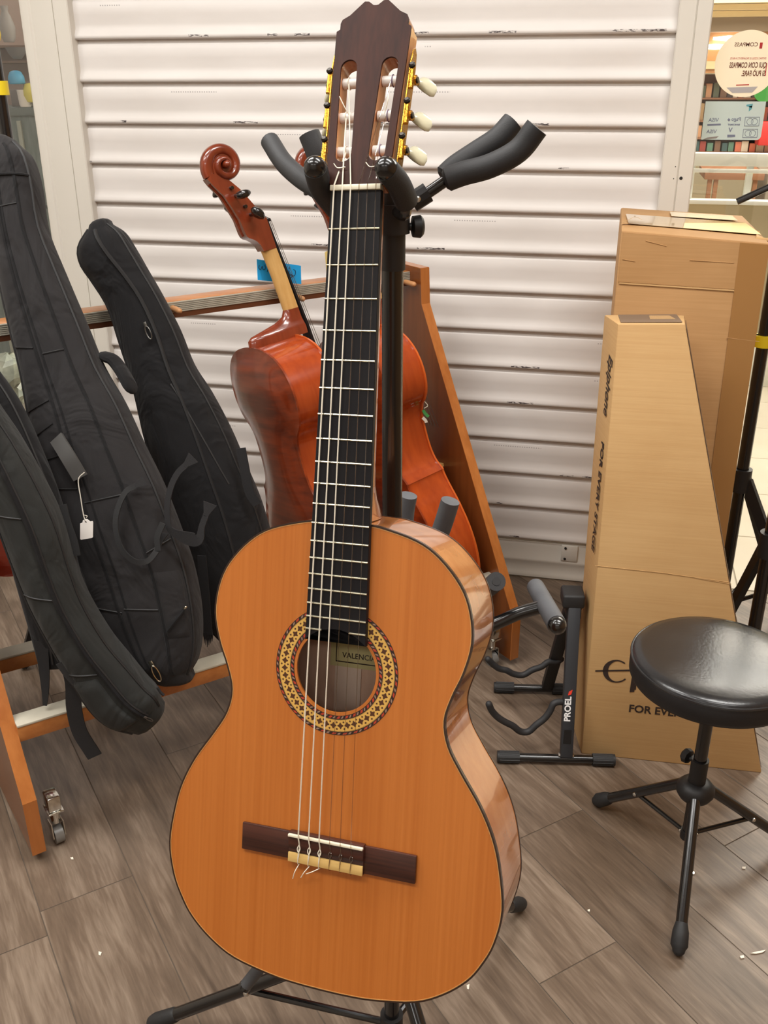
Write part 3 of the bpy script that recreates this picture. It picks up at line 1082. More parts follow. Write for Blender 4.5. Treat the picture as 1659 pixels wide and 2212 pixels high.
area2 = sum(outline[i][0] * outline[(i + 1) % len(outline)][1] - outline[(i + 1) % len(outline)][0] * outline[i][1] for i in range(len(outline)))
sgn = 1 if area2 > 0 else -1
def wall(lp_out, lp_in, zt, zb):
    n = len(lp_out)
    f = lambda z, p: z(p[1]) if callable(z) else z
    V = [(p[0], p[1], f(zt, p)) for p in lp_out] + [(p[0], p[1], f(zb, p)) for p in lp_out] + [(p[0], p[1], f(zt, p)) for p in lp_in] + [(p[0], p[1], f(zb, p)) for p in lp_in]
    F = []
    for i in range(n):
        j = (i + 1) % n
        F += [(i, j, n + j, n + i), (2 * n + j, 2 * n + i, 3 * n + i, 3 * n + j), (j, i, 2 * n + i, 2 * n + j), (n + i, n + j, 3 * n + j, 3 * n + i)]
    return V, F
o1 = offset_loop(outline, 0.0006 * sgn)
i1 = offset_loop(outline, -0.0012 * sgn)
i3 = offset_loop(outline, -0.0020 * sgn)
mk('binding', wall(o1, i1, ZT + 0.0004, ZT - 0.0045), M_line, gui, local=True, ang=40)
mk('purfling', wall(i1, i3, ZT + 0.0003, ZT - 0.001), M_lline, gui, local=True, ang=40)
mk('ribs', wall(outline, offset_loop(outline, -0.0022 * sgn), ZT - 0.0045, lambda y: zback(y) + 0.003), M_side, gui, local=True, ang=40)
mk('back_binding', wall(o1, i1, lambda y: zback(y) + 0.003, lambda y: zback(y) + 0.0005), M_line, gui, local=True, ang=40)
ptsb, trib = cdt([outline])
V = [(x, y, zback(y) + 0.0025) for x, y in ptsb] + [(x, y, zback(y)) for x, y in ptsb]
nb = len(ptsb)
F = list(trib) + [tuple(reversed([i + nb for i in t])) for t in trib]
ec = {}
for t in trib:
    for i in range(3):
        e = (t[i], t[(i + 1) % 3]); k = tuple(sorted(e)); ec[k] = ec.get(k, []) + [e]
for k, es in ec.items():
    if len(es) == 1:
        a, b = es[0]; F.append((b, a, a + nb, b + nb))
bko = mk('back', (V, F), M_side, gui, local=True, ang=30)
zi = zback(-0.5) + 0.0056
lin = offset_loop(outline, -0.006 * sgn)
npl = len(lin)
mk('pale_inner_sheet', ([(p[0], p[1], zback(p[1]) + 0.0032) for p in lin] + [(p[0], p[1], zback(p[1]) + 0.0052) for p in lin], [tuple(reversed(range(npl))), tuple(range(npl, 2 * npl))] + [(i, (i + 1) % npl, npl + (i + 1) % npl, npl + i) for i in range(npl)]), pm('inside_back_pale', srgb(240, 204, 178), 0.6, noise=(30, srgb(230, 190, 162), 0.3), scale=(6, 1, 1)), bko, local=True, ang=30)  # near-white sheet added to brighten the inside seen through the soundhole
mk('back_strip', box(-0.035, -0.004, -0.75, -0.36, zi, zi + 0.0012), M_cedar_in, bko, local=True)
lab = mk('maker_label', box(-0.041, 0.034, -0.494, -0.43, zi + 0.0014, zi + 0.0018), pm('label_paper', srgb(222, 210, 150), 0.7), bko, local=True, label='cream paper maker label')
lab_l = zi + 0.0019
mk('label_border', join(box(-0.0345, -0.0335, -0.489, -0.43, lab_l, lab_l + 0.0002), box(-0.0345, 0.03, -0.489, -0.4878, lab_l, lab_l + 0.0002)), M_line, lab and bko, local=True)
mk('label_lettering', xf(text_vf('VALENCIA', 0.0085, 0.0001, 0.0001), Matrix.Translation((-0.027, -0.4835, lab_l))), M_line, bko, local=True, smooth=False)

# rosette
def ring_mesh(r0, r1, z, seg=160):
    V, F = [], []
    for k in range(seg):
        a = 2 * math.pi * k / seg
        for r in (r0, r1):
            V.append((HC[0] + r * math.cos(a), HC[1] + r * math.sin(a), z))
    for k in range(seg):
        j = (k + 1) % seg
        F.append((2 * k, 2 * k + 1, 2 * j + 1, 2 * j))
    m2 = len(V)
    V += [(x, y, z - 0.0006) for x, y, _ in V]
    F += [tuple(reversed([i + m2 for i in f])) for f in F[:seg]]
    for k in range(seg):
        j = (k + 1) % seg
        F += [(2 * k + 1, m2 + 2 * k + 1, m2 + 2 * j + 1, 2 * j + 1), (2 * j, m2 + 2 * j, m2 + 2 * k, 2 * k)]
    return V, F


def polar_nodes(nt, rep):
    tc = nt.nodes.new('ShaderNodeTexCoord')
    mp = nt.nodes.new('ShaderNodeMapping'); mp.inputs['Location'].default_value = (-HC[0], -HC[1], 0)
    nt.links.new(tc.outputs['Object'], mp.inputs['Vector'])
    sp = nt.nodes.new('ShaderNodeSeparateXYZ'); nt.links.new(mp.outputs[0], sp.inputs[0])
    x, y = sp.outputs[0], sp.outputs[1]
    ang = math_n(nt, 'ARCTAN2', y, x)
    rad = math_n(nt, 'SQRT', math_n(nt, 'ADD', math_n(nt, 'MULTIPLY', x, x), math_n(nt, 'MULTIPLY', y, y)))
    u = math_n(nt, 'FRACT', math_n(nt, 'ADD', math_n(nt, 'MULTIPLY', ang, rep / (2 * math.pi)), 100.0))
    return u, rad, ang


def mosaic_mat():
    m = bpy.data.materials.new('rosette_mosaic'); m.use_nodes = True
    nt = m.node_tree; b = nt.nodes['Principled BSDF']
    rep = 46
    u, rad, ang = polar_nodes(nt, rep)
    cell = 2 * math.pi * 0.0567 / rep
    du = math_n(nt, 'MULTIPLY', math_n(nt, 'ABSOLUTE', math_n(nt, 'SUBTRACT', u, 0.5)), cell)     # metres
    dv = math_n(nt, 'ABSOLUTE', math_n(nt, 'SUBTRACT', rad, 0.0567))
    star = math_n(nt, 'LESS_THAN', math_n(nt, 'ADD', du, dv), 0.0036)
    # pinch the diamond into a cross
    pin = math_n(nt, 'LESS_THAN', math_n(nt, 'MULTIPLY', du, dv), 0.0000022)
    star = math_n(nt, 'MULTIPLY', star, pin)
    # small corner dots between the crosses
    du2 = math_n(nt, 'SUBTRACT', cell / 2, du)
    dv2 = math_n(nt, 'ABSOLUTE', math_n(nt, 'SUBTRACT', dv, 0.0035))
    dot = math_n(nt, 'LESS_THAN', math_n(nt, 'ADD', du2, dv2), 0.00125)
    edge = math_n(nt, 'GREATER_THAN', dv, 0.0055)
    tick = math_n(nt, 'MULTIPLY', edge, math_n(nt, 'GREATER_THAN', math_n(nt, 'SINE', math_n(nt, 'MULTIPLY', ang, 300.0)), 0.2))
    f = math_n(nt, 'MAXIMUM', math_n(nt, 'MAXIMUM', star, dot), math_n(nt, 'MULTIPLY', tick, 0.8))
    mx = nt.nodes.new('ShaderNodeMix'); mx.data_type = 'RGBA'
    nt.links.new(f, mx.inputs['Factor'])
    mx.inputs[6].default_value = srgb(214, 168, 84); mx.inputs[7].default_value = srgb(78, 42, 20)
    nt.links.new(mx.outputs[2], b.inputs['Base Color'])
    b.inputs['Roughness'].default_value = 0.4; b.inputs['Coat Weight'].default_value = 0.2
    return m


def rope_mat(name, rep):
    m = bpy.data.materials.new(name); m.use_nodes = True
    nt = m.node_tree; b = nt.nodes['Principled BSDF']
    u, rad, ang = polar_nodes(nt, rep)
    rp = nt.nodes.new('ShaderNodeValToRGB'); rp.color_ramp.interpolation = 'CONSTANT'
    e = rp.color_ramp.elements
    e[0].position = 0; e[0].color = srgb(42, 22, 18)
    e[1].position = 0.28; e[1].color = srgb(178, 58, 36)
    k = e.new(0.6); k.color = srgb(52, 30, 26)
    k = e.new(0.8); k.color = srgb(150, 120, 104)
    sk = math_n(nt, 'FRACT', math_n(nt, 'ADD', math_n(nt, 'ADD', u, math_n(nt, 'MULTIPLY', rad, 90.0)), 0.0))
    nt.links.new(sk, rp.inputs[0]); nt.links.new(rp.outputs[0], b.inputs['Base Color'])
    b.inputs['Roughness'].default_value = 0.4; b.inputs['Coat Weight'].default_value = 0.2
    return m


ros = mk('rosette', ring_mesh(0.0505, 0.0630, ZT + 0.0003), mosaic_mat(), gui, local=True, label='yellow and brown mosaic soundhole rosette')
M_rope = rope_mat('rosette_rope', 34)
for r0, r1, mm in ((0.0463, 0.0470, M_line), (0.0470, 0.0495, M_rope), (0.0495, 0.0505, M_line), (0.0630, 0.0640, M_line), (0.0640, 0.0658, M_rope), (0.0658, 0.0665, M_line)):
    mk('rosette_ring', ring_mesh(r0, r1, ZT + 0.0003), mm, ros, local=True)

# fretboard, frets, nut
def fbw(y):
    return 0.052 + 0.010 * (-y / 0.325)
hx = 0.0324
hyc = HC[1] + math.sqrt((HR + 0.001) ** 2 - hx ** 2)
fb = [(-fbw(0) / 2, 0), (-fbw(-0.44) / 2, hyc)]
fb += [(HC[0] + (HR + 0.001) * math.cos(a), HC[1] + (HR + 0.001) * math.sin(a)) for a in np.linspace(math.atan2(hyc - HC[1], -hx), math.atan2(hyc - HC[1], hx), 24)]
fb += [(fbw(-0.44) / 2, hyc), (fbw(0) / 2, 0)]
fbo = mk('fretboard', prism(fb, ZT + 0.0001, 0.0, 0.0006, 1), M_ebony, gui, local=True, ang=30)
SC = 0.650
def fy(n): return -SC * (1 - 2 ** (-n / 12))
for k in range(1, 20):
    y = fy(k); w = fbw(y) / 2 - 0.0004
    if k < 19:
        spans = [(-w, w)]
    else:
        g = math.sqrt(max((HR + 0.0012) ** 2 - (y - HC[1]) ** 2, 0))
        spans = [(-w, -g), (g, w)] if g > 0.001 else [(-w, w)]
    for a, b in spans:
        mk('fret', tube([(a, y, 0.0003), (b, y, 0.0003)], 0.0011, 8), M_fret, fbo, local=True)
mk('nut', box(-0.026, 0.026, 0.0, 0.0052, ZT, 0.0030, 0.0006), M_bone, gui, local=True)

# neck and heel
def dsec(y, w, zt, th, n=14, bell=0.0):
    pts = []
    for k in range(n + 1):
        a = math.pi * k / n
        pts.append((w * math.cos(a), y, zt - th * (math.sin(a) ** 0.75)))
    return pts
rings = []
for y, w, th in ((0.006, 0.0262, 0.016), (-0.02, 0.0262, 0.0165), (-0.1, 0.0272, 0.017), (-0.2, 0.0290, 0.0185), (-0.245, 0.0298, 0.0195), (-0.265, 0.0295, 0.024), (-0.285, 0.028, 0.040), (-0.30, 0.0255, 0.064), (-0.311, 0.0235, 0.084), (-0.3226, 0.0225, 0.0985)):
    rings.append(dsec(y, w, ZT, th))
V, F = loft(rings, cap=True)
m_ = len(rings[0])
for i in range(len(rings) - 1):   # close the flat upper side
    F = [f for f in F]
mk('neck', (V, F), M_mahog, gui, local=True, ang=50)

# headstock, tilted back
BE = math.radians(10)
HM = Matrix.Translation((0, 0.005, 0)) @ Matrix.Rotation(-BE, 4, 'X')
hs = [(-.0262, 0.0), (-.0285, .004), (-.0315, .016), (-.0335, .030), (-.0350, .07), (-.0375, .125), (-.0385, .152), (-.0385, .158), (-.0350, .160), (-.0352, .166), (-.0335, .170), (-.026, .174), (-.0185, .181), (-.012, .187), (-.0075, .1865), (-.0025, .1825), (0, .1822)]
hs_full = hs + [(-x, y) for x, y in reversed(hs[:-1])]
def slot(cx0, cx1):
    y0, y1, w = 0.024, 0.128, 0.0086
    p = []
    for k in range(13):
        a = math.pi + math.pi * k / 12
        p.append((cx0 + w * math.cos(a), y0 + w + w * math.sin(a)))
    for k in range(13):
        a = math.pi * k / 12
        p.append((cx1 + w * math.cos(a), y1 - w + w * math.sin(a)))
    return p
slots = [slot(-0.0172, -0.0212), slot(0.0195, 0.0200)]
slots[1] = slot(0.0172, 0.0212)
ph, th_ = cdt([hs_full] + slots, hole=True)
def slab(pts2, tris, z1, z0):
    n = len(pts2)
    V = [(x, y, z1) for x, y in pts2] + [(x, y, z0) for x, y in pts2]
    F = list(tris) + [tuple(reversed([i + n for i in t])) for t in tris]
    ec = {}
    for t in tris:
        for i in range(3):
            e = (t[i], t[(i + 1) % 3]); k = tuple(sorted(e)); ec[k] = ec.get(k, []) + [e]
    for k, es in ec.items():
        if len(es) == 1:
            a, b = es[0]; F.append((b, a, a + n, b + n))
    return V, F
hd = mk('headstock', xf(slab(ph, th_, 0.0, -0.0025), HM), M_head, gui, local=True, ang=30)
mk('headstock_core', xf(slab(ph, th_, -0.0025, -0.021), HM), M_mahog, hd, local=True, ang=30)
# tuners
for s in (-1, 1):
    xe = 0.0368
    pw = [(0.018, -0.006), (0.026, -0.008), (0.124, -0.008), (0.138, -0.005), (0.142, 0.0), (0.138, 0.005), (0.124, 0.008), (0.026, 0.008), (0.018, 0.006), (0.014, 0.0)]
    Mx = HM @ basis((s * 0.0362, 0, -0.012), (s * 0.03, 1, 0), (0, 0, 1), (s, -0.03 * 1, 0))
    pt = mk('tuner_plate', xf(prism(pw, 0.0, 0.0014, 0.0003, 1), Mx), M_gold, hd, local=True)
    for y in (0.0385, 0.0735, 0.109):
        cxs = s * (0.0185 + (y - 0.0385) * 0.03)
        mk('string_roller', xf(tube([(cxs - 0.0082, y, -0.0105), (cxs + 0.0082, y, -0.0105)], 0.0051, 16), HM), M_roller, hd, local=True)
        xo = s * (0.0372 + (y - 0.0385) * 0.036)
        mk('gear', xf(join(tube([(xo, y, -0.012), (xo + s * 0.0065, y, -0.012)], 0.0048, 14), tube([(xo + s * 0.003, y + 0.0105, -0.006), (xo + s * 0.003, y - 0.011, -0.006)], 0.0026, 10)), HM), M_gold, hd, local=True)
        mk('gear_screw', xf(join(lathe([(0.0032, 0), (0.0034, 0.002), (0.002, 0.0034)], 12, axis_M((xo + s * 0.003, y + 0.0105, -0.0045), (0, 0.4, 1))), tube([(xo + s * 0.0062, y, -0.012), (xo + s * 0.008, y, -0.012)], 0.003, 10)), HM), M_brassd, hd, local=True)
        # shaft back to the button
        sh = [(xo + s * 0.003, y - 0.004, -0.006), (xo + s * 0.0045, y - 0.003, -0.012), (xo + s * 0.006, y + 0.0015, -0.022)]
        mk('tuner_shaft', xf(tube(cr(sh, 4), 0.0019, 8), HM), M_gold, hd, local=True)
        c0 = np.array([xo + s * 0.0065, y + 0.002, -0.022])
        ax = unit((s * 0.42, 0.12, -0.75))
        side = unit((s * 0.35, -0.9, 0.1)); side = unit(side - ax * (side @ ax)); thn = np.cross(ax, side)
        rg = []
        for t_, r_ in ((-0.003, 0.003), (0.0, 0.0052), (0.005, 0.0092), (0.011, 0.0112), (0.016, 0.0102), (0.0195, 0.006), (0.0205, 0.001)):
            rg.append([c0 + ax * t_ + side * r_ * math.cos(a) + thn * min(r_, 0.0040) * math.sin(a) for a in np.linspace(0, 2 * math.pi, 17)[:-1]])
        mk('tuner_button', xf(loft(rg), HM), M_pearl, hd, local=True)

# strings
SN = [-0.0215 + 0.0086 * k for k in range(6)]
SS = [-0.0290 + 0.0116 * k for k in range(6)]
SADY, SADZ = -0.6520, 0.0036
rad = [0.00078, 0.00072, 0.00066, 0.00052, 0.00046, 0.00042]
rolls = [(-1, 0.0385), (-1, 0.0735), (-1, 0.109), (1, 0.109), (1, 0.0735), (1, 0.0385)]
for k in range(6):
    s, ry = rolls[k]
    rx = s * (0.0185 + (ry - 0.0385) * 0.03) + (-0.002 if k in (0, 5) else 0.001) * s
    rp3 = HM @ Vector((rx, ry - 0.003, -0.0058))
    pth = [tuple(rp3), (SN[k], 0.0045, 0.0034), (SN[k], 0.001, 0.0032), (SS[k], SADY, SADZ), (SS[k], -0.6600, 0.0000), (SS[k], -0.6660, -0.0008), (SS[k], -0.6725, 0.0008), (SS[k] - 0.001, -0.6790, -0.0005)]
    mk('string', tube(pth, rad[k] if k < 3 else rad[k], 6), M_nylonw if k < 3 else M_nylonc, gui, local=True, label='pale wound bass string' if k < 3 else 'clear nylon treble string')
    rr_ = mk('string_winding', xf(tube([(rx + s * 0.0012 * math.cos(0), ry + 0.0056 * math.cos(a), -0.0105 + 0.0056 * math.sin(a)) for a in np.linspace(0, 2 * math.pi, 14)[:-1]], 0.0006, 6, closed=True), HM), M_nylonw if k < 3 else pm('purple_nylon', srgb(120, 104, 130), 0.4), gui, local=True)
# loose string ends at the headstock
for a, b, c_ in (((-0.026, 0.0885, 0.004), (-0.020, 0.078, 0.001), (-0.0165, 0.0725, -0.004)), ((0.019, 0.098, -0.004), (0.024, 0.085, 0.002), (0.020, 0.072, -0.003)), ((-0.024, 0.0205, 0.004), (-0.020, 0.0165, 0.003), (-0.012, 0.017, 0.003)), ((0.009, 0.0205, 0.004), (0.013, 0.0165, 0.003), (0.018, 0.0165, 0.003))):
    mk('string_end', xf(tube(cr([a, b, c_], 5), 0.0005, 6), HM), M_nylonw, gui, local=True)

# bridge
br = mk('bridge', join(box(-0.0965, -0.0405, -0.6800, -0.6505, ZT, ZT + 0.0038, 0.0012), box(0.0405, 0.0965, -0.6800, -0.6505, ZT, ZT + 0.0038, 0.0012), box(-0.0415, 0.0415, -0.6660, -0.6490, ZT, ZT + 0.0070, 0.001), box(-0.0415, 0.0415, -0.6815, -0.6650, ZT, ZT + 0.0052, 0.001)), M_rosewX, gui, local=True, ang=30)
mk('saddle', box(-0.0412, 0.0412, SADY - 0.0016, SADY + 0.0012, ZT + 0.004, SADZ - 0.0006, 0.0006), M_bone, br, local=True)
mk('tie_block', box(-0.0412, 0.0412, -0.6812, -0.6712, ZT + 0.004, ZT + 0.0072, 0.0005), M_boney, br, local=True, label='pale bone tie block')
for k in range(6):
    lp = [(SS[k], -0.6620, 0.0002), (SS[k] + 0.0016, -0.6655, 0.0010), (SS[k], -0.6690, 0.0014), (SS[k] - 0.0016, -0.6655, 0.0010)]
    mk('string_knot', tube(cr(lp, 4, closed=True), 0.00045, 6, closed=True), M_nylonw if k < 3 else M_nylonc, br, local=True)
    mk('string_tie', tube(cr([(SS[k], -0.6690, 0.0010), (SS[k] - 0.0005, -0.676, 0.0010), (SS[k] - 0.001, -0.6825, -0.0010), (SS[k] - 0.0003, -0.6835, -0.004)], 4), 0.0005, 6), M_nylonw if k < 3 else M_nylonc, br, local=True)
for k, (dx, dy) in enumerate(((-0.006, -0.0165), (-0.0085, -0.0135), (-0.0145, -0.0085))):
    mk('string_end', tube(cr([(SS[k], -0.683, -0.002), (SS[k] + dx * 0.5, -0.683 + dy * 0.45, 0.0015), (SS[k] + dx, -0.683 + dy, -0.001)], 5), 0.0005, 6), M_nylonw, br, local=True)

# ================================================================== GUITAR STAND
M_blk = pm('black_gloss_tube', srgb(16, 15, 16), 0.22, spec=0.6, coat=0.3)
M_blkm = pm('black_matt_plastic', srgb(28, 27, 28), 0.5)
M_foam = pm('black_foam', srgb(46, 46, 48), 0.6, bump=(900, 0.12), noise=(25, srgb(36, 36, 38), 0.3))
M_foamg = pm('grey_worn_foam', srgb(92, 94, 98), 0.62, bump=(900, 0.15), noise=(18, srgb(72, 74, 78), 0.3))
M_rub = pm('black_rubber', srgb(36, 36, 37), 0.6, bump=(200, 0.1))
PX, PY = -0.219, 1.027
st = thing('guitar_stand', 'tall black triple guitar stand with foam yokes holding the classical guitar', 'stand', (PX, PY, 0))
Pz = lambda z: np.array([PX, PY, z])
mk('pole', tube([Pz(0.07), Pz(1.275)], 0.0118, 20), M_blk, st)
mk('collar', tube([Pz(1.262), Pz(1.315)], 0.0138, 20), M_blkm, st)
mk('head_block', join(tube([Pz(1.315), Pz(1.352)], [0.017, 0.014], 16, dome=True), tube([Pz(1.30), Pz(1.33)], 0.0185, 14)), M_blkm, st)
a0 = math.radians(-103.3)
dirs = {'front': np.array([math.cos(a0), math.sin(a0), 0]), 'right': np.array([math.cos(a0 + 2.0944), math.sin(a0 + 2.0944), 0]), 'left': np.array([math.cos(a0 - 2.0944), math.sin(a0 - 2.0944), 0])}
# front yoke around the neck
def yoke_path(pts, n=6):
    return cr([np.array(p, float) for p in pts], n)
# tips in guitar space
lt = gw((-0.0365, 0.018, 0.016)); lm = gw((-0.041, 0.005, -0.014)); lb = gw((-0.034, -0.010, -0.048))
rt = gw((0.0365, 0.014, 0.018)); rm = gw((0.0405, 0.007, -0.006)); rb_ = gw((0.040, -0.003, -0.036))
hub = Pz(1.325)
yk = mk('neck_yoke', join(tube(yoke_path([hub, gw((-0.014, -0.022, -0.068)), lb]), 0.006, 10), tube(yoke_path([hub, gw((0.032, -0.012, -0.056)), rb_]), 0.006, 10)), M_blk, st)
for a, b, c_ in ((lb, lm, lt), (rb_, rm, rt)):
    mk('foam_grip', tube(cr([a, b, c_], 6), 0.0118, 18, dome=False), M_foam, st)
    d = unit(np.array(c_) - np.array(b))
    mk('grip_cap', tube([np.array(c_) - d * 0.003, np.array(c_) + d * 0.001], 0.0112, 18, dome=True), M_blk, st)
# side yokes
def side_yoke(dname, pts_rod, f1, f2, boltpx, plane_off=(0, 0)):
    d = dirs[dname]
    nrm = np.array([-d[1], d[0], 0])
    def on(p, off):
        return pl(p[0], p[1], Pz(1.3) + nrm * off, nrm)
    rod = [on(p, 0) for p in pts_rod]
    mk('yoke_arm', tube(cr([hub] + rod, 5), 0.0062, 12), M_blk, st)
    mk('yoke_bracket', tube([rod[0] - (rod[-1] - rod[0]) * 0.28, rod[0] + (rod[-1] - rod[0]) * 0.36], 0.0105, 10), M_blkm, st)
    p = on(boltpx, -0.010)
    mk('bolt', lathe([(0.0032, 0), (0.0032, 0.002), (0.0018, 0.003)], 10, axis_M(p, -nrm * np.sign(nrm @ (p - EYE)) if True else nrm)), M_steel, st)
    for f, off in ((f1, 0.02), (f2, -0.02)):
        P = [on(q, off * k) for q, k in zip(f, np.linspace(0.35, 1.0, len(f)))]
        mk('foam_grip', tube(cr(P, 6), [0.0085] + [0.0122] * (6 * (len(P) - 1)), 18, dome=False), M_foam, st)
side_yoke('right', [(905, 428), (960, 392)], [(958, 385), (985, 360), (1030, 330), (1075, 300), (1108, 265)], [(960, 390), (1000, 375), (1060, 358), (1120, 325), (1160, 275)], (902, 430))
side_yoke('left', [(770, 455), (725, 425)], [(740, 440), (715, 410), (697, 370), (683, 328), (668, 290)], [(720, 428), (690, 410), (650, 385), (612, 350), (583, 305)], (760, 450))
kn = Pz(1.306) + np.array([0.019, 0.004, 0])
mk('clamp_knob', join(lathe([(0.004, 0), (0.004, 0.008), (0.011, 0.010), (0.012, 0.018), (0.009, 0.021)], 16, axis_M(kn - np.array([0.008, 0, 0]), (0.9, 0.4, 0)))), M_blkm, st)
# legs
FL = fl(330, 2222); FRr = fl(1108, 1970, 0.018)
aL = math.atan2(FL[1] - PY, FL[0] - PX); aR = math.atan2(FRr[1] - PY, FRr[0] - PX)
RL = 0.400
aN = aL + (aL - aR if False else math.radians(120))
angs = [aL, aR, (aL + aR) / 2 + math.pi if abs(aL - aR) < math.pi else (aL + aR) / 2]
# third leg: opposite the mean of the other two, toward the viewer
va = np.array([math.cos(aL) + math.cos(aR), math.sin(aL) + math.sin(aR)])
a3 = math.atan2(-va[1], -va[0])
mk('leg_hub', tube([Pz(0.245), Pz(0.305)], 0.020, 16), M_blkm, st)
mk('brace_hub', tube([Pz(0.075), Pz(0.115)], 0.018, 16), M_blkm, st)
for a in (aL, aR, a3):
    u = np.array([math.cos(a), math.sin(a), 0])
    foot = Pz(0.016) + u * RL
    top = Pz(0.275) + u * 0.016
    lg = mk('leg', tube([top, foot], 0.0108, 14), M_blk, st)
    mk('rubber_foot', tube([foot + unit(top - foot) * 0.045, foot + unit(top - foot) * 0.008, foot], [0.0125, 0.0145, 0.013], 14, dome=True), M_rub, lg)
    mid = top + (foot - top) * 0.56
    mk('brace', tube([Pz(0.095) + u * 0.012, mid - np.array([0, 0, 0.006])], 0.006, 10), M_blk, st)
    sd = np.array([-u[1], u[0], 0]); sd = sd if sd[1] < 0 else -sd
    mk('bolt', lathe([(0.005, 0), (0.005, 0.004), (0.003, 0.006)], 10, axis_M(mid + sd * 0.009, sd)), M_steel, lg)
# lower cradles
fr = dirs['front']
cb0 = Pz(0.42)
yb = -0.829
pL = [gw((-0.085, yb, -0.155)), gw((-0.086, yb, -0.07)), pl(528, 2132, gw((0, -0.868, 0)), np.array(GM.to_3x3() @ Vector((0, 1, 0))))]
pR = [gw((0.085, yb, -0.155)), gw((0.086, yb, -0.11)), gw((0.086, yb, -0.085))]
cross = [gw((-0.085, yb, -0.155)), gw((0, yb, -0.165)), gw((0.085, yb, -0.155))]
zc = cross[1][2]
mk('cradle_arm', tube(cr([Pz(zc + 0.02), cross[1]], 4), 0.009, 12), M_blk, st)
mk('cradle_bar', tube(cr(cross, 6), 0.008, 12), M_blk, st)
mk('cradle_clamp', tube([Pz(zc - 0.01), Pz(zc + 0.05)], 0.0185, 16), M_blkm, st)
for P in (pL, pR):
    mk('foam_prong', tube(cr(P, 5), 0.0072, 16), M_foamg, st)
    d = unit(P[-1] - P[-2])
    mk('prong_cap', tube([P[-1] - d * 0.003, P[-1] + d * 0.002], 0.0074, 16), M_blk, st)
# right cradle: arm with a cross bar in worn foam
dR = dirs['right']; nR = np.array([-dR[1], dR[0], 0])
def onR(p, off=0.0): return pl(p[0], p[1], Pz(0.8) + nR * off, nR)
e1 = onR((1165, 1312)); 
zR = e1[2]
mk('cradle_arm', tube(cr([Pz(zR - 0.075), onR((1000, 1378)), onR((1075, 1345)), onR((1120, 1325)), e1], 6), 0.0085, 14), M_blk, st)
mk('cradle_clamp', tube([Pz(zR - 0.11), Pz(zR - 0.04)], 0.0185, 16), M_blkm, st)
far_, near_ = onR((1157, 1268), 0.075), onR((1203, 1350), -0.075)
mk('foam_prong', tube([far_, (far_ + near_) / 2, near_], 0.0118, 18), M_foamg, st)
d = unit(near_ - far_)
mk('prong_cap', tube([near_ - d * 0.003, near_ + d * 0.002], 0.0112, 16, dome=True), M_blk, st)
# second bar seen end on
n2_, f2_ = onR((1072, 1256), -0.02), onR((1030, 1290), 0.10)
mk('foam_prong', join(tube([f2_, n2_], 0.0118, 18)), M_foam, st)
d = unit(n2_ - f2_)
mk('prong_cap', tube([n2_ - d * 0.002, n2_ + d * 0.0006], 0.0052, 14), M_blkm, st)
mk('cradle_arm', tube(cr([Pz(zR - 0.06), f2_ * 0.5 + Pz(zR - 0.05) * 0.5, f2_], 4), 0.0085, 12), M_blk, st)
# upright foam tips of the rear cradle, seen above the guitar shoulder
dL = dirs['left']; nL = np.array([-dL[1], dL[0], 0])
for a, b, c_, Yo in (((882, 1070), (876, 1105), (872, 1160), 0.10), ((973, 1082), (958, 1130), (940, 1180), 0.06)):
    q = [pl(p[0], p[1], Pz(0) + np.array([0, Yo, 0]), (0, 1, 0)) for p in (a, b, c_)]
    mk('foam_prong', tube(cr(q, 5), 0.0118, 18), M_foamg, st)
    mk('cradle_arm', tube(cr([q[-1], (q[-1] + Pz(q[-1][2] - 0.06)) / 2, Pz(q[-1][2] - 0.06)], 4), 0.0085, 12), M_blk, st)

# ================================================================== INSTRUMENT RACK
RA = np.array([-0.999, 1.316, 0.0])
RN = unit((0.686, 0.727, 0)); RH = np.array([-RN[1], RN[0], 0.0])
RLEN = 1.2665
def rk(t, s, z): return RA + RN * t + RH * s + np.array([0, 0, z])
RB = basis(RA, RN, RH, (0, 0, 1))
M_cherry = wood_mat('cherry_laminate', srgb(168, 98, 44), srgb(196, 124, 64), 'Z', 60, 10, 0.35, 0.45, along=3, coat_rough=0.12)
M_cherryX = wood_mat('cherry_rail', srgb(172, 104, 50), srgb(200, 132, 70), 'X', 60, 10, 0.4, 0.3, along=3)
M_strip = pm('pale_grey_strip', srgb(196, 190, 172), 0.5, noise=(30, srgb(182, 176, 160), 0.3))
M_alu = pm('ribbed_aluminium', srgb(170, 165, 150), 0.45)
M_rdark = pm('dark_brown_strip', srgb(98, 56, 32), 0.5)
M_lam = wood_mat('dark_cherry_laminate', srgb(112, 60, 26), srgb(132, 74, 34), 'Z', 60, 10, 0.28, 0.5, along=3, coat_rough=0.08)
rack = thing('instrument_rack', 'cherry wood instrument rack on casters leaning toward the roller shutter', 'rack', RA)
pp = [(0, 0.02), (0, 0.15), (0.424, 0.903), (0.430, 0.995), (0.555, 0.995), (0.60, 0.02)]
for t0 in (-0.027, RLEN - 0.027):
    M = basis(RA + RN * t0, RH, (0, 0, 1), RN)
    ep = mk('end_panel', xf(prism(pp, 0, 0.027, 0.0012, 1), M), M_lam, rack, ang=25)
    for i in range(4):      # orange edge banding along the front and top edges
        a_, b_ = np.array(pp[i]), np.array(pp[i + 1])
        d_ = unit(b_ - a_); o_ = np.array([-d_[1], d_[0]])
        q4 = [a_ - o_ * 0.0004, b_ - o_ * 0.0004, b_ + o_ * 0.0014, a_ + o_ * 0.0014]
        mk('edge_band', xf(prism([tuple(q) for q in q4], -0.0003, 0.0273), M), M_cherry, ep, ang=25)
def rbox(t0, t1, s0, s1, z0, z1, bev=0.001):
    return xf(box(t0, t1, s0, s1, z0, z1, bev), RB)
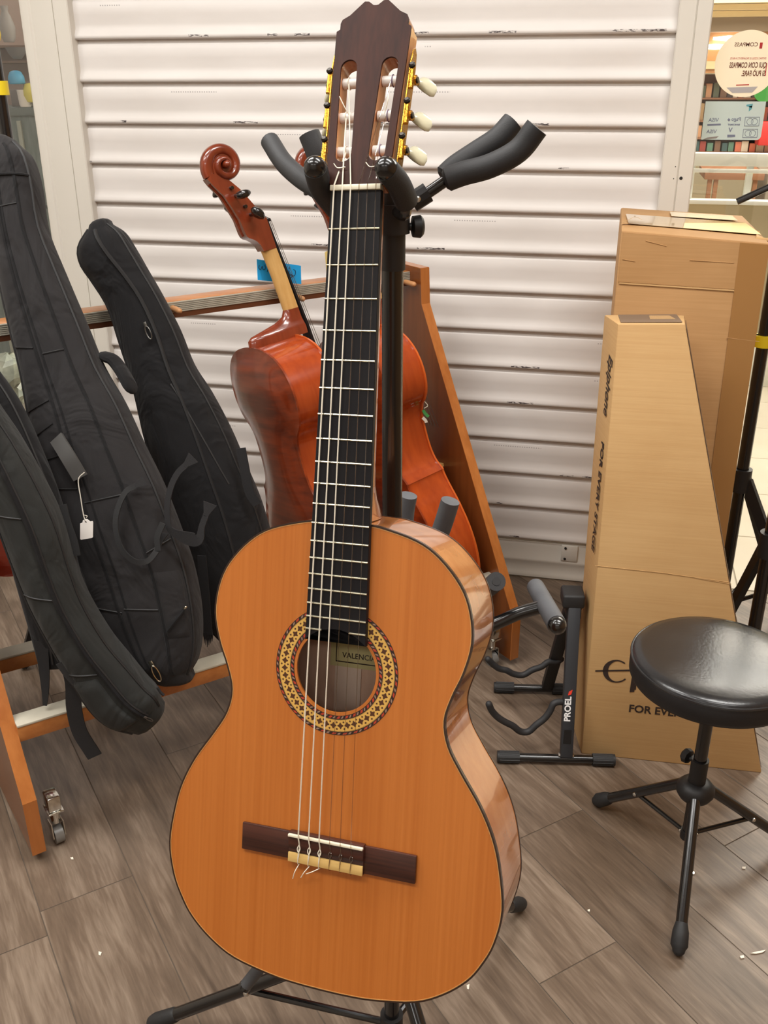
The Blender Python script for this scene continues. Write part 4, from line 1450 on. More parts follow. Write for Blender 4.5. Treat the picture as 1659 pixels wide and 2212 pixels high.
T0, T1 = 0.0, RLEN - 0.027
tr_ = mk('top_rail', rbox(T0, T1, 0.482, 0.535, 0.944, 0.981), M_cherryX, rack)
mk('rail_dark_strip', rbox(T0, T1, 0.478, 0.482, 0.944, 0.956, 0), M_rdark, rack)  # darker brown strip along the lower front of the rail
for k in range(6):
    z = 0.9565 + k * 0.0041
    mk('aluminium_rib', rbox(T0, T1, 0.476, 0.482, z, z + 0.0034, 0.0008), M_alu, tr_)
for s0 in (0.06, 0.33):
    dz = -0.045   # the far end sits a little lower
    mk('lower_rail', hexa([rk(T0, s0 + .002, .250), rk(T1, s0 + .002, .250 + dz), rk(T1, s0 + .042, .250 + dz), rk(T0, s0 + .042, .250), rk(T0, s0 + .002, .284), rk(T1, s0 + .002, .284 + dz), rk(T1, s0 + .042, .284 + dz), rk(T0, s0 + .042, .284)], 0.001), M_cherryX, rack)
    mk('padded_strip', hexa([rk(T0, s0, .284), rk(T1, s0, .284 + dz), rk(T1, s0 + .044, .284 + dz), rk(T0, s0 + .044, .284), rk(T0, s0, .290), rk(T1, s0, .290 + dz), rk(T1, s0 + .044, .290 + dz), rk(T0, s0 + .044, .290)], 0.002), M_strip, rack)
for (px_, py_) in ((381, 669), (646, 643), (886, 612)):
    p = pl(px_, py_, rk(0, 0.455, 0), RH)
    t = (p - RA) @ RN
    mk('peg', tube([rk(t, 0.478, p[2]), rk(t, 0.438, p[2])], 0.0068, 12, dome=True), pm('beech_peg', srgb(196, 140, 92), 0.5), rack)
for t, s in ((0.035, 0.035), (RLEN - 0.062, 0.035), (0.035, 0.52), (RLEN - 0.062, 0.52)):
    c0 = rk(t, s, 0)
    cs = mk('caster', join(xf(box(-0.016, 0.016, -0.02, 0.02, 0.085, 0.089, 0.001), basis(c0, RN, RH, (0, 0, 1))),
                           tube([c0 + (0, 0, 0.085), c0 + (0, 0, 0.052)], [0.011, 0.009], 14),
                           xf(prism([(-0.014, 0.020), (0.010, 0.020), (0.016, 0.052), (-0.012, 0.056)], -0.013, -0.011), basis(c0, RH, (0, 0, 1), RN)),
                           xf(prism([(-0.014, 0.020), (0.010, 0.020), (0.016, 0.052), (-0.012, 0.056)], 0.011, 0.013), basis(c0, RH, (0, 0, 1), RN)),
                           xf(box(-0.013, 0.013, -0.018, 0.018, 0.09, 0.125, 0.003), basis(c0, RN, RH, (0, 0, 1)))), pm('chrome_caster', srgb(214, 212, 205), 0.15, 1.0), rack)
    mk('wheel', tube([c0 + RN * -0.009 + (0, 0, 0.020), c0 + RN * 0.009 + (0, 0, 0.020)], 0.0198, 20), pm('grey_wheel', srgb(120, 118, 114), 0.3), cs)

# sticky notes on the rail
M_note = pm('blue_note', srgb(30, 172, 244), 0.7)
M_ink = pm('ballpoint_ink', srgb(26, 60, 96), 0.6)
nn = RH
def onrail(px_, py_, off=0.474): return pl(px_, py_, rk(0, off, 0), RH)
c4 = [onrail(*q) for q in ((557, 605), (651, 614), (650, 574), (555, 560))]
nt_ = thing('sticky_note', 'bright blue paper note with handwriting stuck on the rack rail', 'note', (c4[0] + c4[1]) / 2)
th3 = RH * 0.0012
mk('paper', hexa(c4 + [p + th3 for p in c4]), M_note, nt_, smooth=False)
def scribble(pts, name='handwriting'):
    P = [onrail(a, b, 0.4735) for a, b in pts]
    mk(name, tube(cr(P, 4), 0.0008, 5), M_ink, nt_)
scribble([(560, 573), (559, 579), (563, 582), (566, 575), (568, 582), (573, 580), (572, 572)])
scribble([(578, 570), (581, 577), (578, 584), (577, 587)])
scribble([(626, 576), (624, 588), (630, 596), (637, 594), (638, 585), (634, 582)])
scribble([(628, 600), (632, 597), (629, 592)])
c4 = [onrail(*q) for q in ((707, 608), (724, 606), (712, 540), (702, 545))]
yn = mk('yellow_slip', hexa(c4 + [p + th3 for p in c4]), pm('yellow_slip_paper', srgb(226, 206, 130), 0.7), smooth=False)
tag(yn, 'small yellow paper slip peeking out beside the guitar neck', 'note')

# ================================================================== CELLOS
CRm = [[-0.7109628155942224, -0.23278934110060567, 0.6635819448359648], [0.6780969994726876, 0.02307750329408277, 0.7346100245353633], [-0.18632319809533254, 0.9722533371049211, 0.14144650699069847]]
CTv = [-0.6263036373493429, 2.111131802323554, 0.1300190156525043]
CM = Matrix([CRm[i] + [CTv[i]] for i in range(3)] + [[0, 0, 0, 1]])
M_cback = wood_mat('cello_back_varnish', srgb(92, 30, 13), srgb(152, 60, 23), 'X', 70, 9, 0.28, 0.35, along=4, distort=0.8)
M_crib = wood_mat('cello_rib_varnish', srgb(150, 54, 17), srgb(182, 76, 27), 'Y', 60, 12, 0.22, 0.8, along=3)
M_cfront = wood_mat('cello_front_varnish', srgb(190, 82, 30), srgb(214, 104, 42), 'Y', 160, 20, 0.25, 0.7, along=2)
M_cred = wood_mat('cello_scroll_varnish', srgb(106, 40, 20), srgb(136, 58, 32), 'Y', 60, 14, 0.22, 0.6, along=6)
M_cneck = wood_mat('bare_maple_neck', srgb(196, 150, 84), srgb(214, 172, 108), 'Y', 120, 16, 0.5, 0.1, along=12)

ch = [(0, .755), (.035, .7535), (.08, .745), (.12, .726), (.150, .695), (.166, .655), (.168, .615), (.158, .582), (.142, .560), (.130, .549), (.124, .540)]
ch2 = [(.1185, .530), (.1135, .512), (.1120, .48), (.1130, .45), (.1180, .42), (.1280, .396), (.142, .381)]
ch3 = [(.150, .373), (.1505, .362), (.162, .335), (.188, .285), (.210, .225), (.219, .165), (.214, .105), (.194, .060), (.160, .028), (.11, .009), (.055, .001), (0, 0)]
chalf = [tuple(p) for p in cr([np.array(p) for p in ch], 3)] + [tuple(p) for p in cr([np.array(p) for p in ch2], 3)] + [tuple(p) for p in cr([np.array(p) for p in ch3], 3)]
cout = [(-x, y) for x, y in chalf] + [(x, y) for x, y in reversed(chalf[1:-1])]
carea = sum(cout[i][0] * cout[(i + 1) % len(cout)][1] - cout[(i + 1) % len(cout)][0] * cout[i][1] for i in range(len(cout)))
csg = 1 if carea > 0 else -1
cin = offset_loop(cout, -0.0045 * csg)
RIB = 0.118


def plate(zed, arch, sign):
    """arched plate: outer side sign; zed the rib side plane"""
    grid = []
    for i in range(-11, 12):
        for j in range(1, 38):
            p = (i * 0.02, j * 0.02)
            if inside(p, cout):
                grid.append(p)
    dg = edge_dist(grid, cout)
    grid = [p for p, d in zip(grid, dg) if d > 0.007]
    pts, tri = cdt([cout], grid)
    d = edge_dist(pts, cout)
    h = 0.0048 + arch * (1 - (1 - np.clip((d - 0.010) / 0.10, 0, 1)) ** 2) - 0.0012 * np.exp(-((d - 0.010) / 0.006) ** 2)
    n = len(pts)
    V = [(x, y, zed + sign * hh) for (x, y), hh in zip(pts, h)] + [(x, y, zed) for x, y in pts]
    F = list(tri) + [tuple(reversed([i + n for i in t])) for t in tri]
    ec = {}
    for t in tri:
        for i in range(3):
            e = (t[i], t[(i + 1) % 3]); k = tuple(sorted(e)); ec[k] = ec.get(k, []) + [e]
    for k, es in ec.items():
        if len(es) == 1:
            a, b = es[0]; F.append((b, a, a + n, b + n))
    return V, F


cel = thing('cello', 'orange brown cello standing sideways in the rack with its scroll beside the blue note', 'cello', M=CM, group='cellos in the rack')
mk('back_plate', plate(0.004, 0.022, -1), M_cback, cel, local=True, ang=45)
mk('front_plate', plate(RIB - 0.004, 0.024, 1), M_cfront, cel, local=True, ang=45)
mk('ribs', wall(cin, offset_loop(cin, -0.002 * csg), RIB - 0.004, 0.004), M_crib, cel, local=True, ang=40)
# neck profile in (y, z): front line (under the fingerboard) and back line
def nsec(y, zf, zb, w, n=12):
    pts = [(w, y, zf), (-w, y, zf)]
    for k in range(1, n):
        a = math.pi + math.pi * k / n
        pts.append((w * math.cos(a) * 1.0, y, zf + (zb - zf) * (abs(math.sin(a)) ** 0.8)))
    return pts
mk('neck_heel', loft([nsec(.750, .150, -.002, .024), nsec(.768, .150, .000, .0235), nsec(.776, .149, .010, .021), nsec(.783, .148, .045, .0185), nsec(.790, .147, .080, .0175), nsec(.800, .146, .104, .0175), nsec(.815, .1445, .1125, .0175)]), M_cred, cel, local=True, ang=50)
mk('neck', loft([nsec(.814, .1445, .1120, .0176), nsec(.85, .141, .1090, .0172), nsec(.90, .136, .1040, .0168), nsec(.95, .130, .097, .0165), nsec(.966, .1275, .0945, .0163)]), M_cneck, cel, local=True, ang=50)
mk('fingerboard', loft([[(-.0145, 1.022, .1225), (.0145, 1.022, .1225), (.012, 1.022, .1285), (0, 1.022, .1305), (-.012, 1.022, .1285)], [(-.020, .76, .156), (.020, .76, .156), (.017, .76, .163), (0, .76, .166), (-.017, .76, .163)], [(-.025, .58, .168), (.025, .58, .168), (.021, .58, .175), (0, .58, .179), (-.021, .58, .175)]]), M_ebony, cel, local=True, ang=50)
mk('nut', box(-.0145, .0145, 1.021, 1.028, .116, .134, .001), M_ebony, cel, local=True)
# pegbox side profile (y, z) with the scroll
pb_ = [(1.030, .122), (1.046, .110), (1.076, .094), (1.105, .077), (1.128, .058), (1.138, .046), (1.152, .020), (1.142, .006), (1.128, .013), (1.099, .033), (1.070, .044), (1.042, .054), (1.010, .0585), (1.001, .061), (.996, .066), (.992, .074), (.985, .083), (.975, .090), (.960, .0945), (.960, .1285), (1.022, .1225)]
M_yz = basis((0, 0, 0), (0, 1, 0), (0, 0, 1), (1, 0, 0))
def pbw(y): return 0.0172 + 0.0028 * min(max((y - 0.96) / 0.05, 0), 1) - 0.006 * min(max((y - 1.01) / 0.13, 0), 1)
pbV, pbF = prism(pb_, -1, 1)
V = [(z * pbw(x) * 1.0, x, y) for x, y, z in pbV]
pegbox = mk('pegbox', (V, pbF), M_cred, cel, local=True, ang=40)
# scroll: a spiral volute
ey, ez = 1.163, 0.057
rgs = []
for i in range(61):
    u = i / 60
    th = math.radians(200 - 620 * u)
    R_ = 0.047 * (1 - u) ** 1.05 + 0.0095
    thick = 0.0175 * (1 - u) + 0.0065
    wx = 0.0135 + 0.0115 * min(1, u * 1.25)
    cy, cz = ey + (R_ - thick * 0.62) * math.sin(th), ez + (R_ - thick * 0.62) * math.cos(th)
    oy, oz = math.sin(th), math.cos(th)
    ring = []
    for k in range(16):
        a = 2 * math.pi * k / 16
        ca, sa = math.cos(a), math.sin(a)
        f = 1.0 / max(abs(ca) ** 3 + abs(sa) ** 3, 1e-9) ** (1 / 3.0)
        ring.append((wx * ca * f, cy + oy * thick * 0.62 * sa * f, cz + oz * thick * 0.62 * sa * f))
    rgs.append(ring)
mk('scroll', loft(rgs), M_cred, cel, local=True, ang=60)
mk('scroll_web', xf(tube([(-0.0115, 0, 0), (0.0115, 0, 0)], 0.034, 24), Matrix.Translation((0, ey, ez))), M_cred, cel, local=True)
mk('scroll_eye', xf(join(tube([(-0.027, 0, 0), (0.027, 0, 0)], [0.0085, 0.0085], 16, dome=True)), Matrix.Translation((0, ey, ez))), M_cred, cel, local=True)
# fluting groove up the back of the pegbox
mk('pegbox_fluting', tube(cr([(0, 1.003, .0605), (0, 1.042, .053), (0, 1.07, .043), (0, 1.1, .0315), (0, 1.13, .011)], 5), 0.0032, 8), M_cback, cel, local=True)
for k, (y, z, s) in enumerate(((1.112, .055, -1), (1.093, .062, 1), (1.066, .076, -1), (1.046, .086, 1))):
    s2 = -s
    p0 = np.array([0.0, y, z])
    shaft = tube([p0 + (-s2 * 0.024, 0, 0), p0 + (s2 * 0.036, 0, 0)], [0.004, 0.0052], 12)
    c0 = p0 + np.array([s2 * 0.036, 0, 0])
    rg = []
    dirv = np.array([0, math.cos(1.0 + 0.5 * k), math.sin(1.0 + 0.5 * k)]); dv2 = np.array([0, -dirv[2], dirv[1]])
    for t_, a_, b_ in ((0, .006, .006), (.004, .012, .008), (.012, .0175, .0095), (.022, .0185, .0095), (.029, .013, .008), (.0315, .004, .004)):
        rg.append([c0 + np.array([s2 * t_, 0, 0]) + dirv * a_ * math.cos(a) + dv2 * b_ * math.sin(a) for a in np.linspace(0, 2 * math.pi, 17)[:-1]])
    head = loft(rg)
    mk('tuning_peg', join(shaft, head), pm('black_peg', srgb(22, 20, 20), 0.2, coat=0.5), cel, local=True, ang=40)
for k in range(4):
    x0 = -0.0105 + 0.007 * k
    x1 = -0.024 + 0.016 * k
    mk('string', tube([(x0 * 0.5, 1.055 + 0.01 * k, .098), (x0, 1.026, .1355), (x1, .335, .231), (x1 * 0.6, .17, .175)], 0.0007, 5), pm('steel_string', srgb(150, 148, 145), 0.35, 0.9), cel, local=True)
mk('bridge', xf(prism([(-.045, 0), (-.03, 0), (-.026, .02), (0, .03), (.026, .02), (.03, 0), (.045, 0), (.04, .03), (.03, .06), (.032, .084), (0, .093), (-.032, .084), (-.03, .06), (-.04, .03)], -.004, .004, .001, 1), basis((0, .335, RIB + .020), (1, 0, 0), (0, 0, 1), (0, -1, 0))), M_cneck, cel, local=True)
mk('tailpiece', loft([[(-.03, .18, .165), (.03, .18, .165), (.028, .18, .174), (-.028, .18, .174)], [(-.012, 0.0, .125), (.012, 0.0, .125), (.010, 0.0, .134), (-.010, 0.0, .134)]]), M_ebony, cel, local=True)
mk('end_pin', tube([(0, 0.01, RIB / 2), (0, -0.012, RIB / 2), (0, -0.03, RIB / 2)], [.014, .013, .006], 14), M_ebony, cel, local=True)
c2p = Vector(RN * 0.262 + np.array([0, 0, -0.008])) + CM.translation
c2M = Matrix.Translation(c2p) @ Matrix.Rotation(math.radians(-1.0), 4, Vector(RH)) @ Matrix.Translation(-CM.translation) @ CM
copy_tree(cel, c2M, 'orange brown cello half hidden behind the guitar neck and the stand pole', 'cellos in the rack')
# little tags tied to the far cello
q = pl(918, 884, rk(0, 0.36, 0), RH)
for (a, b, c_, nm, lab_, col) in (((916, 866), (924, 876), (916, 882), 'wire_loop', 'thin bright wire loop at the corner of the far cello', (220, 214, 196)), ((914, 886), (920, 895), (926, 900), 'green_ribbon', 'little green ribbon hanging at the corner of the far cello', (70, 150, 80)), ((913, 902), (919, 908), (921, 913), 'white_tag', 'little white tag below the green ribbon on the far cello', (226, 220, 206))):
    P = [pl(p[0], p[1], c2M @ Vector((-.13, .52, .13)), (0.2, -1, 0)) for p in (a, b, c_)]
    o = mk(nm, ribbon(cr(P, 4), (0.2, -1, 0.1), 0.0075 if nm != 'wire_loop' else 0.002, 0.0012), pm(nm + '_mat', srgb(*col), 0.5))
    tag(o, lab_, 'tag')

# small red violin low at the left edge, mostly hidden by the bags
p = fl(-28, 1232, 0.42)
vM = Matrix.Translation(Vector(p)) @ Matrix.Rotation(math.radians(35), 4, 'Z') @ Matrix.Rotation(math.radians(78), 4, 'X') @ Matrix.Rotation(math.radians(-20), 4, 'Z') @ Matrix.Diagonal((0.46, 0.46, 0.36, 1))
vio = thing('violin', 'small red violin at the left edge mostly hidden behind the bags', 'violin', M=vM)
M_vred = pm('violin_red', srgb(150, 34, 16), 0.25, coat=0.7, noise=(12, srgb(180, 56, 26), 0.3))
mk('back_plate', plate(0.004, 0.022, -1), M_vred, vio, local=True, ang=45)
mk('front_plate', plate(RIB - 0.004, 0.024, 1), M_vred, vio, local=True, ang=45)
mk('ribs', wall(cin, offset_loop(cin, -0.002 * csg), RIB - 0.004, 0.004), M_vred, vio, local=True, ang=40)

# ================================================================== GIG BAGS
def fabric_mat(name, c1, c2, weave=1400):
    m = pm(name, c1, 0.82, noise=(7, c2, 0.3), bump=(weave, 0.35), sheen=0.08, spec=0.3)
    # soft folds in the cloth
    nt = m.node_tree
    b = nt.nodes['Principled BSDF']
    tc = nt.nodes.new('ShaderNodeTexCoord')
    mp = nt.nodes.new('ShaderNodeMapping'); mp.inputs['Scale'].default_value = (9, 9, 6); mp.inputs['Rotation'].default_value = (0.3, 0.2, 0.5)
    nt.links.new(tc.outputs['Object'], mp.inputs['Vector'])
    n = nt.nodes.new('ShaderNodeTexNoise'); n.inputs['Scale'].default_value = 1.0; n.inputs['Detail'].default_value = 3; n.inputs['Distortion'].default_value = 1.2
    nt.links.new(mp.outputs[0], n.inputs['Vector'])
    bp = nt.nodes.new('ShaderNodeBump'); bp.inputs['Strength'].default_value = 0.9; bp.inputs['Distance'].default_value = 0.02
    nt.links.new(n.outputs['Fac'], bp.inputs['Height'])
    prev = b.inputs['Normal'].links[0].from_node
    nt.links.new(bp.outputs[0], prev.inputs['Normal'])
    return m
M_fab = fabric_mat('black_nylon', srgb(34, 32, 33), srgb(41, 39, 40))
M_fab2 = fabric_mat('charcoal_nylon', srgb(36, 37, 36), srgb(44, 45, 43))
M_fab3 = fabric_mat('deep_black_nylon', srgb(16, 15, 17), srgb(21, 20, 22))
M_pipe = pm('black_piping', srgb(30, 29, 30), 0.6)
M_web = pm('webbing', srgb(35, 35, 36), 0.8, bump=(900, 0.3))
M_webd = pm('dark_webbing', srgb(27, 26, 28), 0.8, bump=(900, 0.3))
M_zip = pm('zip_metal', srgb(214, 206, 186), 0.22, 1.0)


class Bag:
    def __init__(self, root, P0, N, sections, mat, power=2.7, seg=32):
        self.N = unit(N); self.P0 = np.array(P0, float); self.root = root
        L = [pl(a[0], a[1], self.P0, self.N) for a, b, t in sections]
        R = [pl(b[0], b[1], self.P0, self.N) for a, b, t in sections]
        T = [t for a, b, t in sections]
        k = 5
        self.L = cr(L, k); self.R = cr(R, k)
        self.T = [float(v[0]) for v in cr([np.array([t]) for t in T], k)]
        self.n = len(self.L); self.pw = power
        # rounded ends
        rings = []
        for i in range(self.n):
            rings.append(self.ring(i, seg))
        a0 = self.cap(0, 1, seg); a1 = self.cap(self.n - 1, self.n - 2, seg)
        rings = list(reversed(a0)) + rings + a1
        self.body = mk('bag_body', loft(rings), mat, root, ang=60)

    def ring(self, i, seg, f=1.0, shift=None):
        c = (self.L[i] + self.R[i]) / 2
        h = (self.R[i] - self.L[i]) / 2
        out = []
        for k in range(seg):
            a = 2 * math.pi * k / seg
            ca, sa = math.cos(a), math.sin(a)
            q = 1.0 / (abs(ca) ** self.pw + abs(sa) ** self.pw) ** (1 / self.pw)
            p = c + (h * ca * q + self.N * (self.T[i] / 2) * sa * q) * f
            if shift is not None:
                p = p + shift
            out.append(p)
        return out

    def cap(self, i, j, seg):
        c = (self.L[i] + self.R[i]) / 2; c1 = (self.L[j] + self.R[j]) / 2
        d = unit(c - c1)
        r = min(np.linalg.norm(self.R[i] - self.L[i]), self.T[i]) * 0.35
        return [self.ring(i, seg, math.cos(a) ** 0.8 if a < 1.5 else 0.05, d * r * math.sin(a)) for a in (0.5, 0.95, 1.3, 1.5)]

    def at(self, u, v, lift=0.0):
        """front surface point: u -1..1 across, v 0..1 along"""
        x = v * (self.n - 1)
        i = min(int(x), self.n - 2); f = x - i
        L = self.L[i] * (1 - f) + self.L[i + 1] * f
        R = self.R[i] * (1 - f) + self.R[i + 1] * f
        T = self.T[i] * (1 - f) + self.T[i + 1] * f
        uu = max(min(u, 0.999), -0.999)
        hgt = (1 - abs(uu) ** self.pw) ** (1 / self.pw)
        return (L + R) / 2 + (R - L) / 2 * u + self.N * (T / 2 * hgt + lift)

    def seam(self, us, name='piping', r=0.0032, mat=None, v0=0.0, v1=1.0, lift=0.0, n=40, parent=None):
        P = []
        for k in range(n + 1):
            v = v0 + (v1 - v0) * k / n
            u = us(k / n) if callable(us) else us
            P.append(self.at(u, v, lift))
        return mk(name, tube(P, r, 6), mat or M_pipe, parent or self.body)

    def cross_seam(self, v, u0, u1, name='stitched_seam', r=0.0018, dv=0.0, mat=None):
        P = [self.at(u0 + (u1 - u0) * k / 10, v + dv * k / 10, 0.0) for k in range(11)]
        return mk(name, tube(P, r, 6), mat or M_pipe, self.body)

    def patch(self, u0, u1, v0, v1, name, mat, lift=0.006, r=0.25, nu=10, nv=14, du=0.0):
        """raised pocket panel following the front surface"""
        V, F = [], []
        for lay in (0, 1):
            for j in range(nv + 1):
                for i in range(nu + 1):
                    fu, fv = i / nu, j / nv
                    e = min(min(fu, 1 - fu) * nu, min(fv, 1 - fv) * nv, 1.0)
                    l = lift * (e if lay == 0 else 0) - (0.004 if lay else 0)
                    V.append(self.at(u0 + (u1 - u0) * fu + du * fv, v0 + (v1 - v0) * fv, l))
        m_ = (nu + 1) * (nv + 1)
        for j in range(nv):
            for i in range(nu):
                a = j * (nu + 1) + i
                F += [(a, a + 1, a + nu + 2, a + nu + 1), (m_ + a + nu + 1, m_ + a + nu + 2, m_ + a + 1, m_ + a)]
        bd = [i for i in range(nu)] + [nu + j * (nu + 1) for j in range(nv)] + [nv * (nu + 1) + i for i in range(nu, 0, -1)] + [j * (nu + 1) for j in range(nv, 0, -1)]
        for k in range(len(bd)):
            a, b = bd[k], bd[(k + 1) % len(bd)]
            F.append((b, a, m_ + a, m_ + b))
        return mk(name, (V, F), mat, self.body, ang=60)


def strap(root, pts, w, mat, name='strap', nrm=(0, -1, 0.2), th=0.003):
    return mk(name, ribbon(cr(pts, 5), nrm, w, th), mat, root)


def tri_tab(root, p, q, w):
    d = unit(p - q); nrm = unit((0.15, -1, 0.3)); nrm = unit(nrm - d * (nrm @ d)); sd = np.cross(d, nrm)
    P3 = [p - d * 0.004 - sd * 0.004, p - d * 0.004 + sd * 0.004, p + d * w * 0.8 + sd * w / 2, p + d * w * 0.8 - sd * w / 2]
    mk('strap_tab', hexa([x - nrm * 0.002 for x in P3] + [x + nrm * 0.002 for x in P3]), M_webd, root, smooth=False)


def zip_pull(bag, u, v, ang=0.3, size=1.0, mat=None, parent=None):
    p = bag.at(u, v, 0.006)
    dn = unit(bag.at(u, min(v + 0.03, 1), 0.006) - p)
    sd = np.cross(dn, bag.N)
    mat = mat or M_zip
    M = basis(p, sd, dn, bag.N)
    body = box(-0.004 * size, 0.004 * size, -0.004 * size, 0.008 * size, 0, 0.004, 0.001)
    loop = tube([(0.0055 * size * math.cos(a), 0.022 * size + 0.016 * size * math.sin(a), 0.003) for a in np.linspace(0, 2 * math.pi, 17)[:-1]], 0.0016 * size, 6, closed=True)
    return mk('zip_pull', xf(join(body, loop), M), mat, parent or bag.body)


# --- bag A: tall bag with the price tag
NA = (0.15, -1, 0.307); PA = (-0.80, 1.57, 0.30)
bA = thing('gig_bag', 'tall black padded gig bag with a white price tag hanging from its handle', 'gig bag', fl(380, 1470, 0.25), group='black gig bags on the rack')
secA = [((-30, 320), (40, 312), .08), ((-26, 352), (66, 340), .11), ((-18, 420), (84, 402), .115), ((-4, 520), (98, 492), .11), ((10, 620), (138, 592), .11), ((32, 720), (186, 705), .115), ((52, 800), (222, 792), .12), ((66, 880), (268, 872), .125), ((80, 960), (308, 958), .13), ((100, 1050), (352, 1048), .135), ((126, 1150), (388, 1140), .14), ((152, 1230), (416, 1220), .14), ((178, 1300), (432, 1300), .14), ((214, 1370), (436, 1370), .13), ((262, 1430), (428, 1420), .12), ((318, 1458), (414, 1448), .09)]
A_ = Bag(bA, PA, NA, secA, M_fab)
A_.seam(-0.93, r=0.003); A_.seam(0.93, r=0.0035)
A_.seam(lambda k: -0.28 + 0.10 * k, 'panel_channel', 0.0045, M_fab3, 0.10, 0.94, -0.002)
A_.seam(lambda k: 0.50 - 0.02 * k, 'panel_channel', 0.0045, M_fab3, 0.02, 0.98, -0.002)
A_.seam(lambda k: -0.16 + 0.12 * k, 'panel_channel', 0.0035, M_fab3, 0.10, 0.94, -0.002)
for v, u0, u1, dv in ((0.165, -0.9, 0.45, 0.0), (0.36, -0.85, -0.3, 0.004), (0.375, -0.1, 0.5, -0.006), (0.475, -0.88, -0.3, -0.02), (0.52, -0.85, -0.35, -0.025), (0.56, -0.85, -0.35, -0.012), (0.62, -0.2, 0.5, -0.012), (0.60, -0.9, -0.25, 0.0), (0.795, -0.8, -0.15, 0.012), (0.80, -0.1, 0.45, 0.002), (0.70, 0.5, 0.9, -0.02)):
    A_.cross_seam(v, u0, u1, dv=dv)
mk('hood_seam', tube([A_.at(u, 0.115 + 0.004 * u, 0.001) for u in np.linspace(-0.95, 0.95, 14)], 0.003, 6), M_fab3, A_.body)
# handle (grey webbing) hanging off the left
hp = [pl(122, 946, np.array(PA) - (0, 0.075, 0), NA), pl(146, 985, np.array(PA) - (0, 0.095, 0), NA), pl(174, 1032, np.array(PA) - (0, 0.09, 0), NA)]
mk('handle', ribbon(cr(hp, 4), NA, 0.030, 0.006), pm('grey_handle', srgb(74, 72, 70), 0.7), bA)
# shoulder strap loop
lp = [(296, 1048), (272, 1062), (254, 1100), (250, 1140), (262, 1185), (290, 1212), (318, 1212), (338, 1190), (346, 1168)]
P = [pl(a, b, np.array(PA) - (0, 0.082 + 0.02 * math.sin(i * 0.4), 0), NA) for i, (a, b) in enumerate(lp)]
strap(bA, P, 0.011, M_web, 'shoulder_strap')
tri_tab(bA, P[0], P[1], 0.022); tri_tab(bA, P[-1], P[-2], 0.022)
lp = [(402, 1004), (384, 1022), (370, 1050), (362, 1085), (362, 1120), (368, 1144), (392, 1158), (420, 1166), (432, 1160), (436, 1138), (446, 1110)]
P = [pl(a, b, np.array(PA) - (0, 0.075, 0), NA) for a, b in lp]
strap(bA, P, [0.012 + 0.016 * math.exp(-((i - 34) / 6.0) ** 2) for i in range(51)], M_webd, 'shoulder_strap')
tri_tab(bA, P[0], P[1], 0.026); tri_tab(bA, P[-1], P[-2], 0.028)
lp = [(352, 1130), (340, 1160), (342, 1190)]
P = [pl(a, b, np.array(PA) - (0, 0.09, 0), NA) for a, b in lp]
strap(bA, P, 0.012, M_web, 'strap_tab')
# side pocket with its zip and the big zip pull
A_.patch(0.50, 0.88, 0.735, 0.86, 'side_pocket', M_fab, 0.004)
zs = mk('pocket_zip', tube([A_.at(0.55 + 0.3 * k / 8, 0.842 - 0.038 * k / 8, 0.010) for k in range(9)], 0.0032, 6), M_fab3, A_.body)
q = A_.at(0.86, 0.80, 0.012)
mk('zip_end', tube([q, q + np.array([0.004, 0, 0.003])], 0.003, 8, dome=True), M_zip, A_.body)
zip_pull(A_, 0.10, 0.915, size=1.15)
A_.patch(-0.93, -0.60, 0.72, 0.86, 'strap_pad', M_fab3, 0.018)
# tab on the right behind (rolled strap)
lp = [(232, 772), (245, 778), (262, 800), (280, 832)]
P = [pl(a, b, np.array(PA) + (0, 0.02, 0), NA) for a, b in lp]
mk('strap_pad', tube(cr(P, 5), 0.020, 12, dome=True, flat=(0.5, 1)), M_fab3, bA)

# price tag
TP = hp[-1] + unit(NA) * 0.012
tgt = pl(187, 1125, TP, NA); kn_ = pl(171, 1036, TP, NA)
tgr = thing('price_tag', 'blank white price tag hanging on a string from the gig bag handle', 'price tag', pl(187, 1165, TP, NA))
dy = unit(NA) * 0.004
mk('string', tube(cr([pl(184, 1020, TP, NA) + dy, kn_ + dy, pl(176, 1075, TP, NA) + dy, pl(182, 1112, TP, NA) + dy, tgt + dy * 1.2], 5), 0.0011, 6), pm('white_string', srgb(214, 208, 196), 0.8), tgr)
mk('string_knot', tube(cr([pl(182, 1112, TP, NA) + dy, pl(190, 1114, TP, NA) + dy, pl(188, 1118, TP, NA) + dy], 4), 0.0008, 6), MATS['white_string'], tgr)
tp = [(173, 1131), (178, 1129), (179, 1124), (183, 1121.5), (188, 1121.5), (192, 1124), (194, 1126.5), (200, 1126), (201, 1129), (200.5, 1160), (199, 1162), (175, 1166), (173, 1164)]
P = [pl(a, b, TP + dy, NA) for a, b in tp]
n = len(P)
mk('card', ([tuple(p) for p in P] + [tuple(p + np.array([0, 0.0008, 0])) for p in P], [tuple(range(n)), tuple(reversed(range(n, 2 * n)))] + [(i, (i + 1) % n, n + (i + 1) % n, n + i) for i in range(n)]), pm('white_card', srgb(238, 232, 226), 0.6), tgr, smooth=False)
mk('eyelet', lathe([(0.0016, 0), (0.0016, 0.0006)], 10, axis_M(tgt + dy + (0, -0.0002, -0.002), (0, -1, 0))), M_dark, tgr)

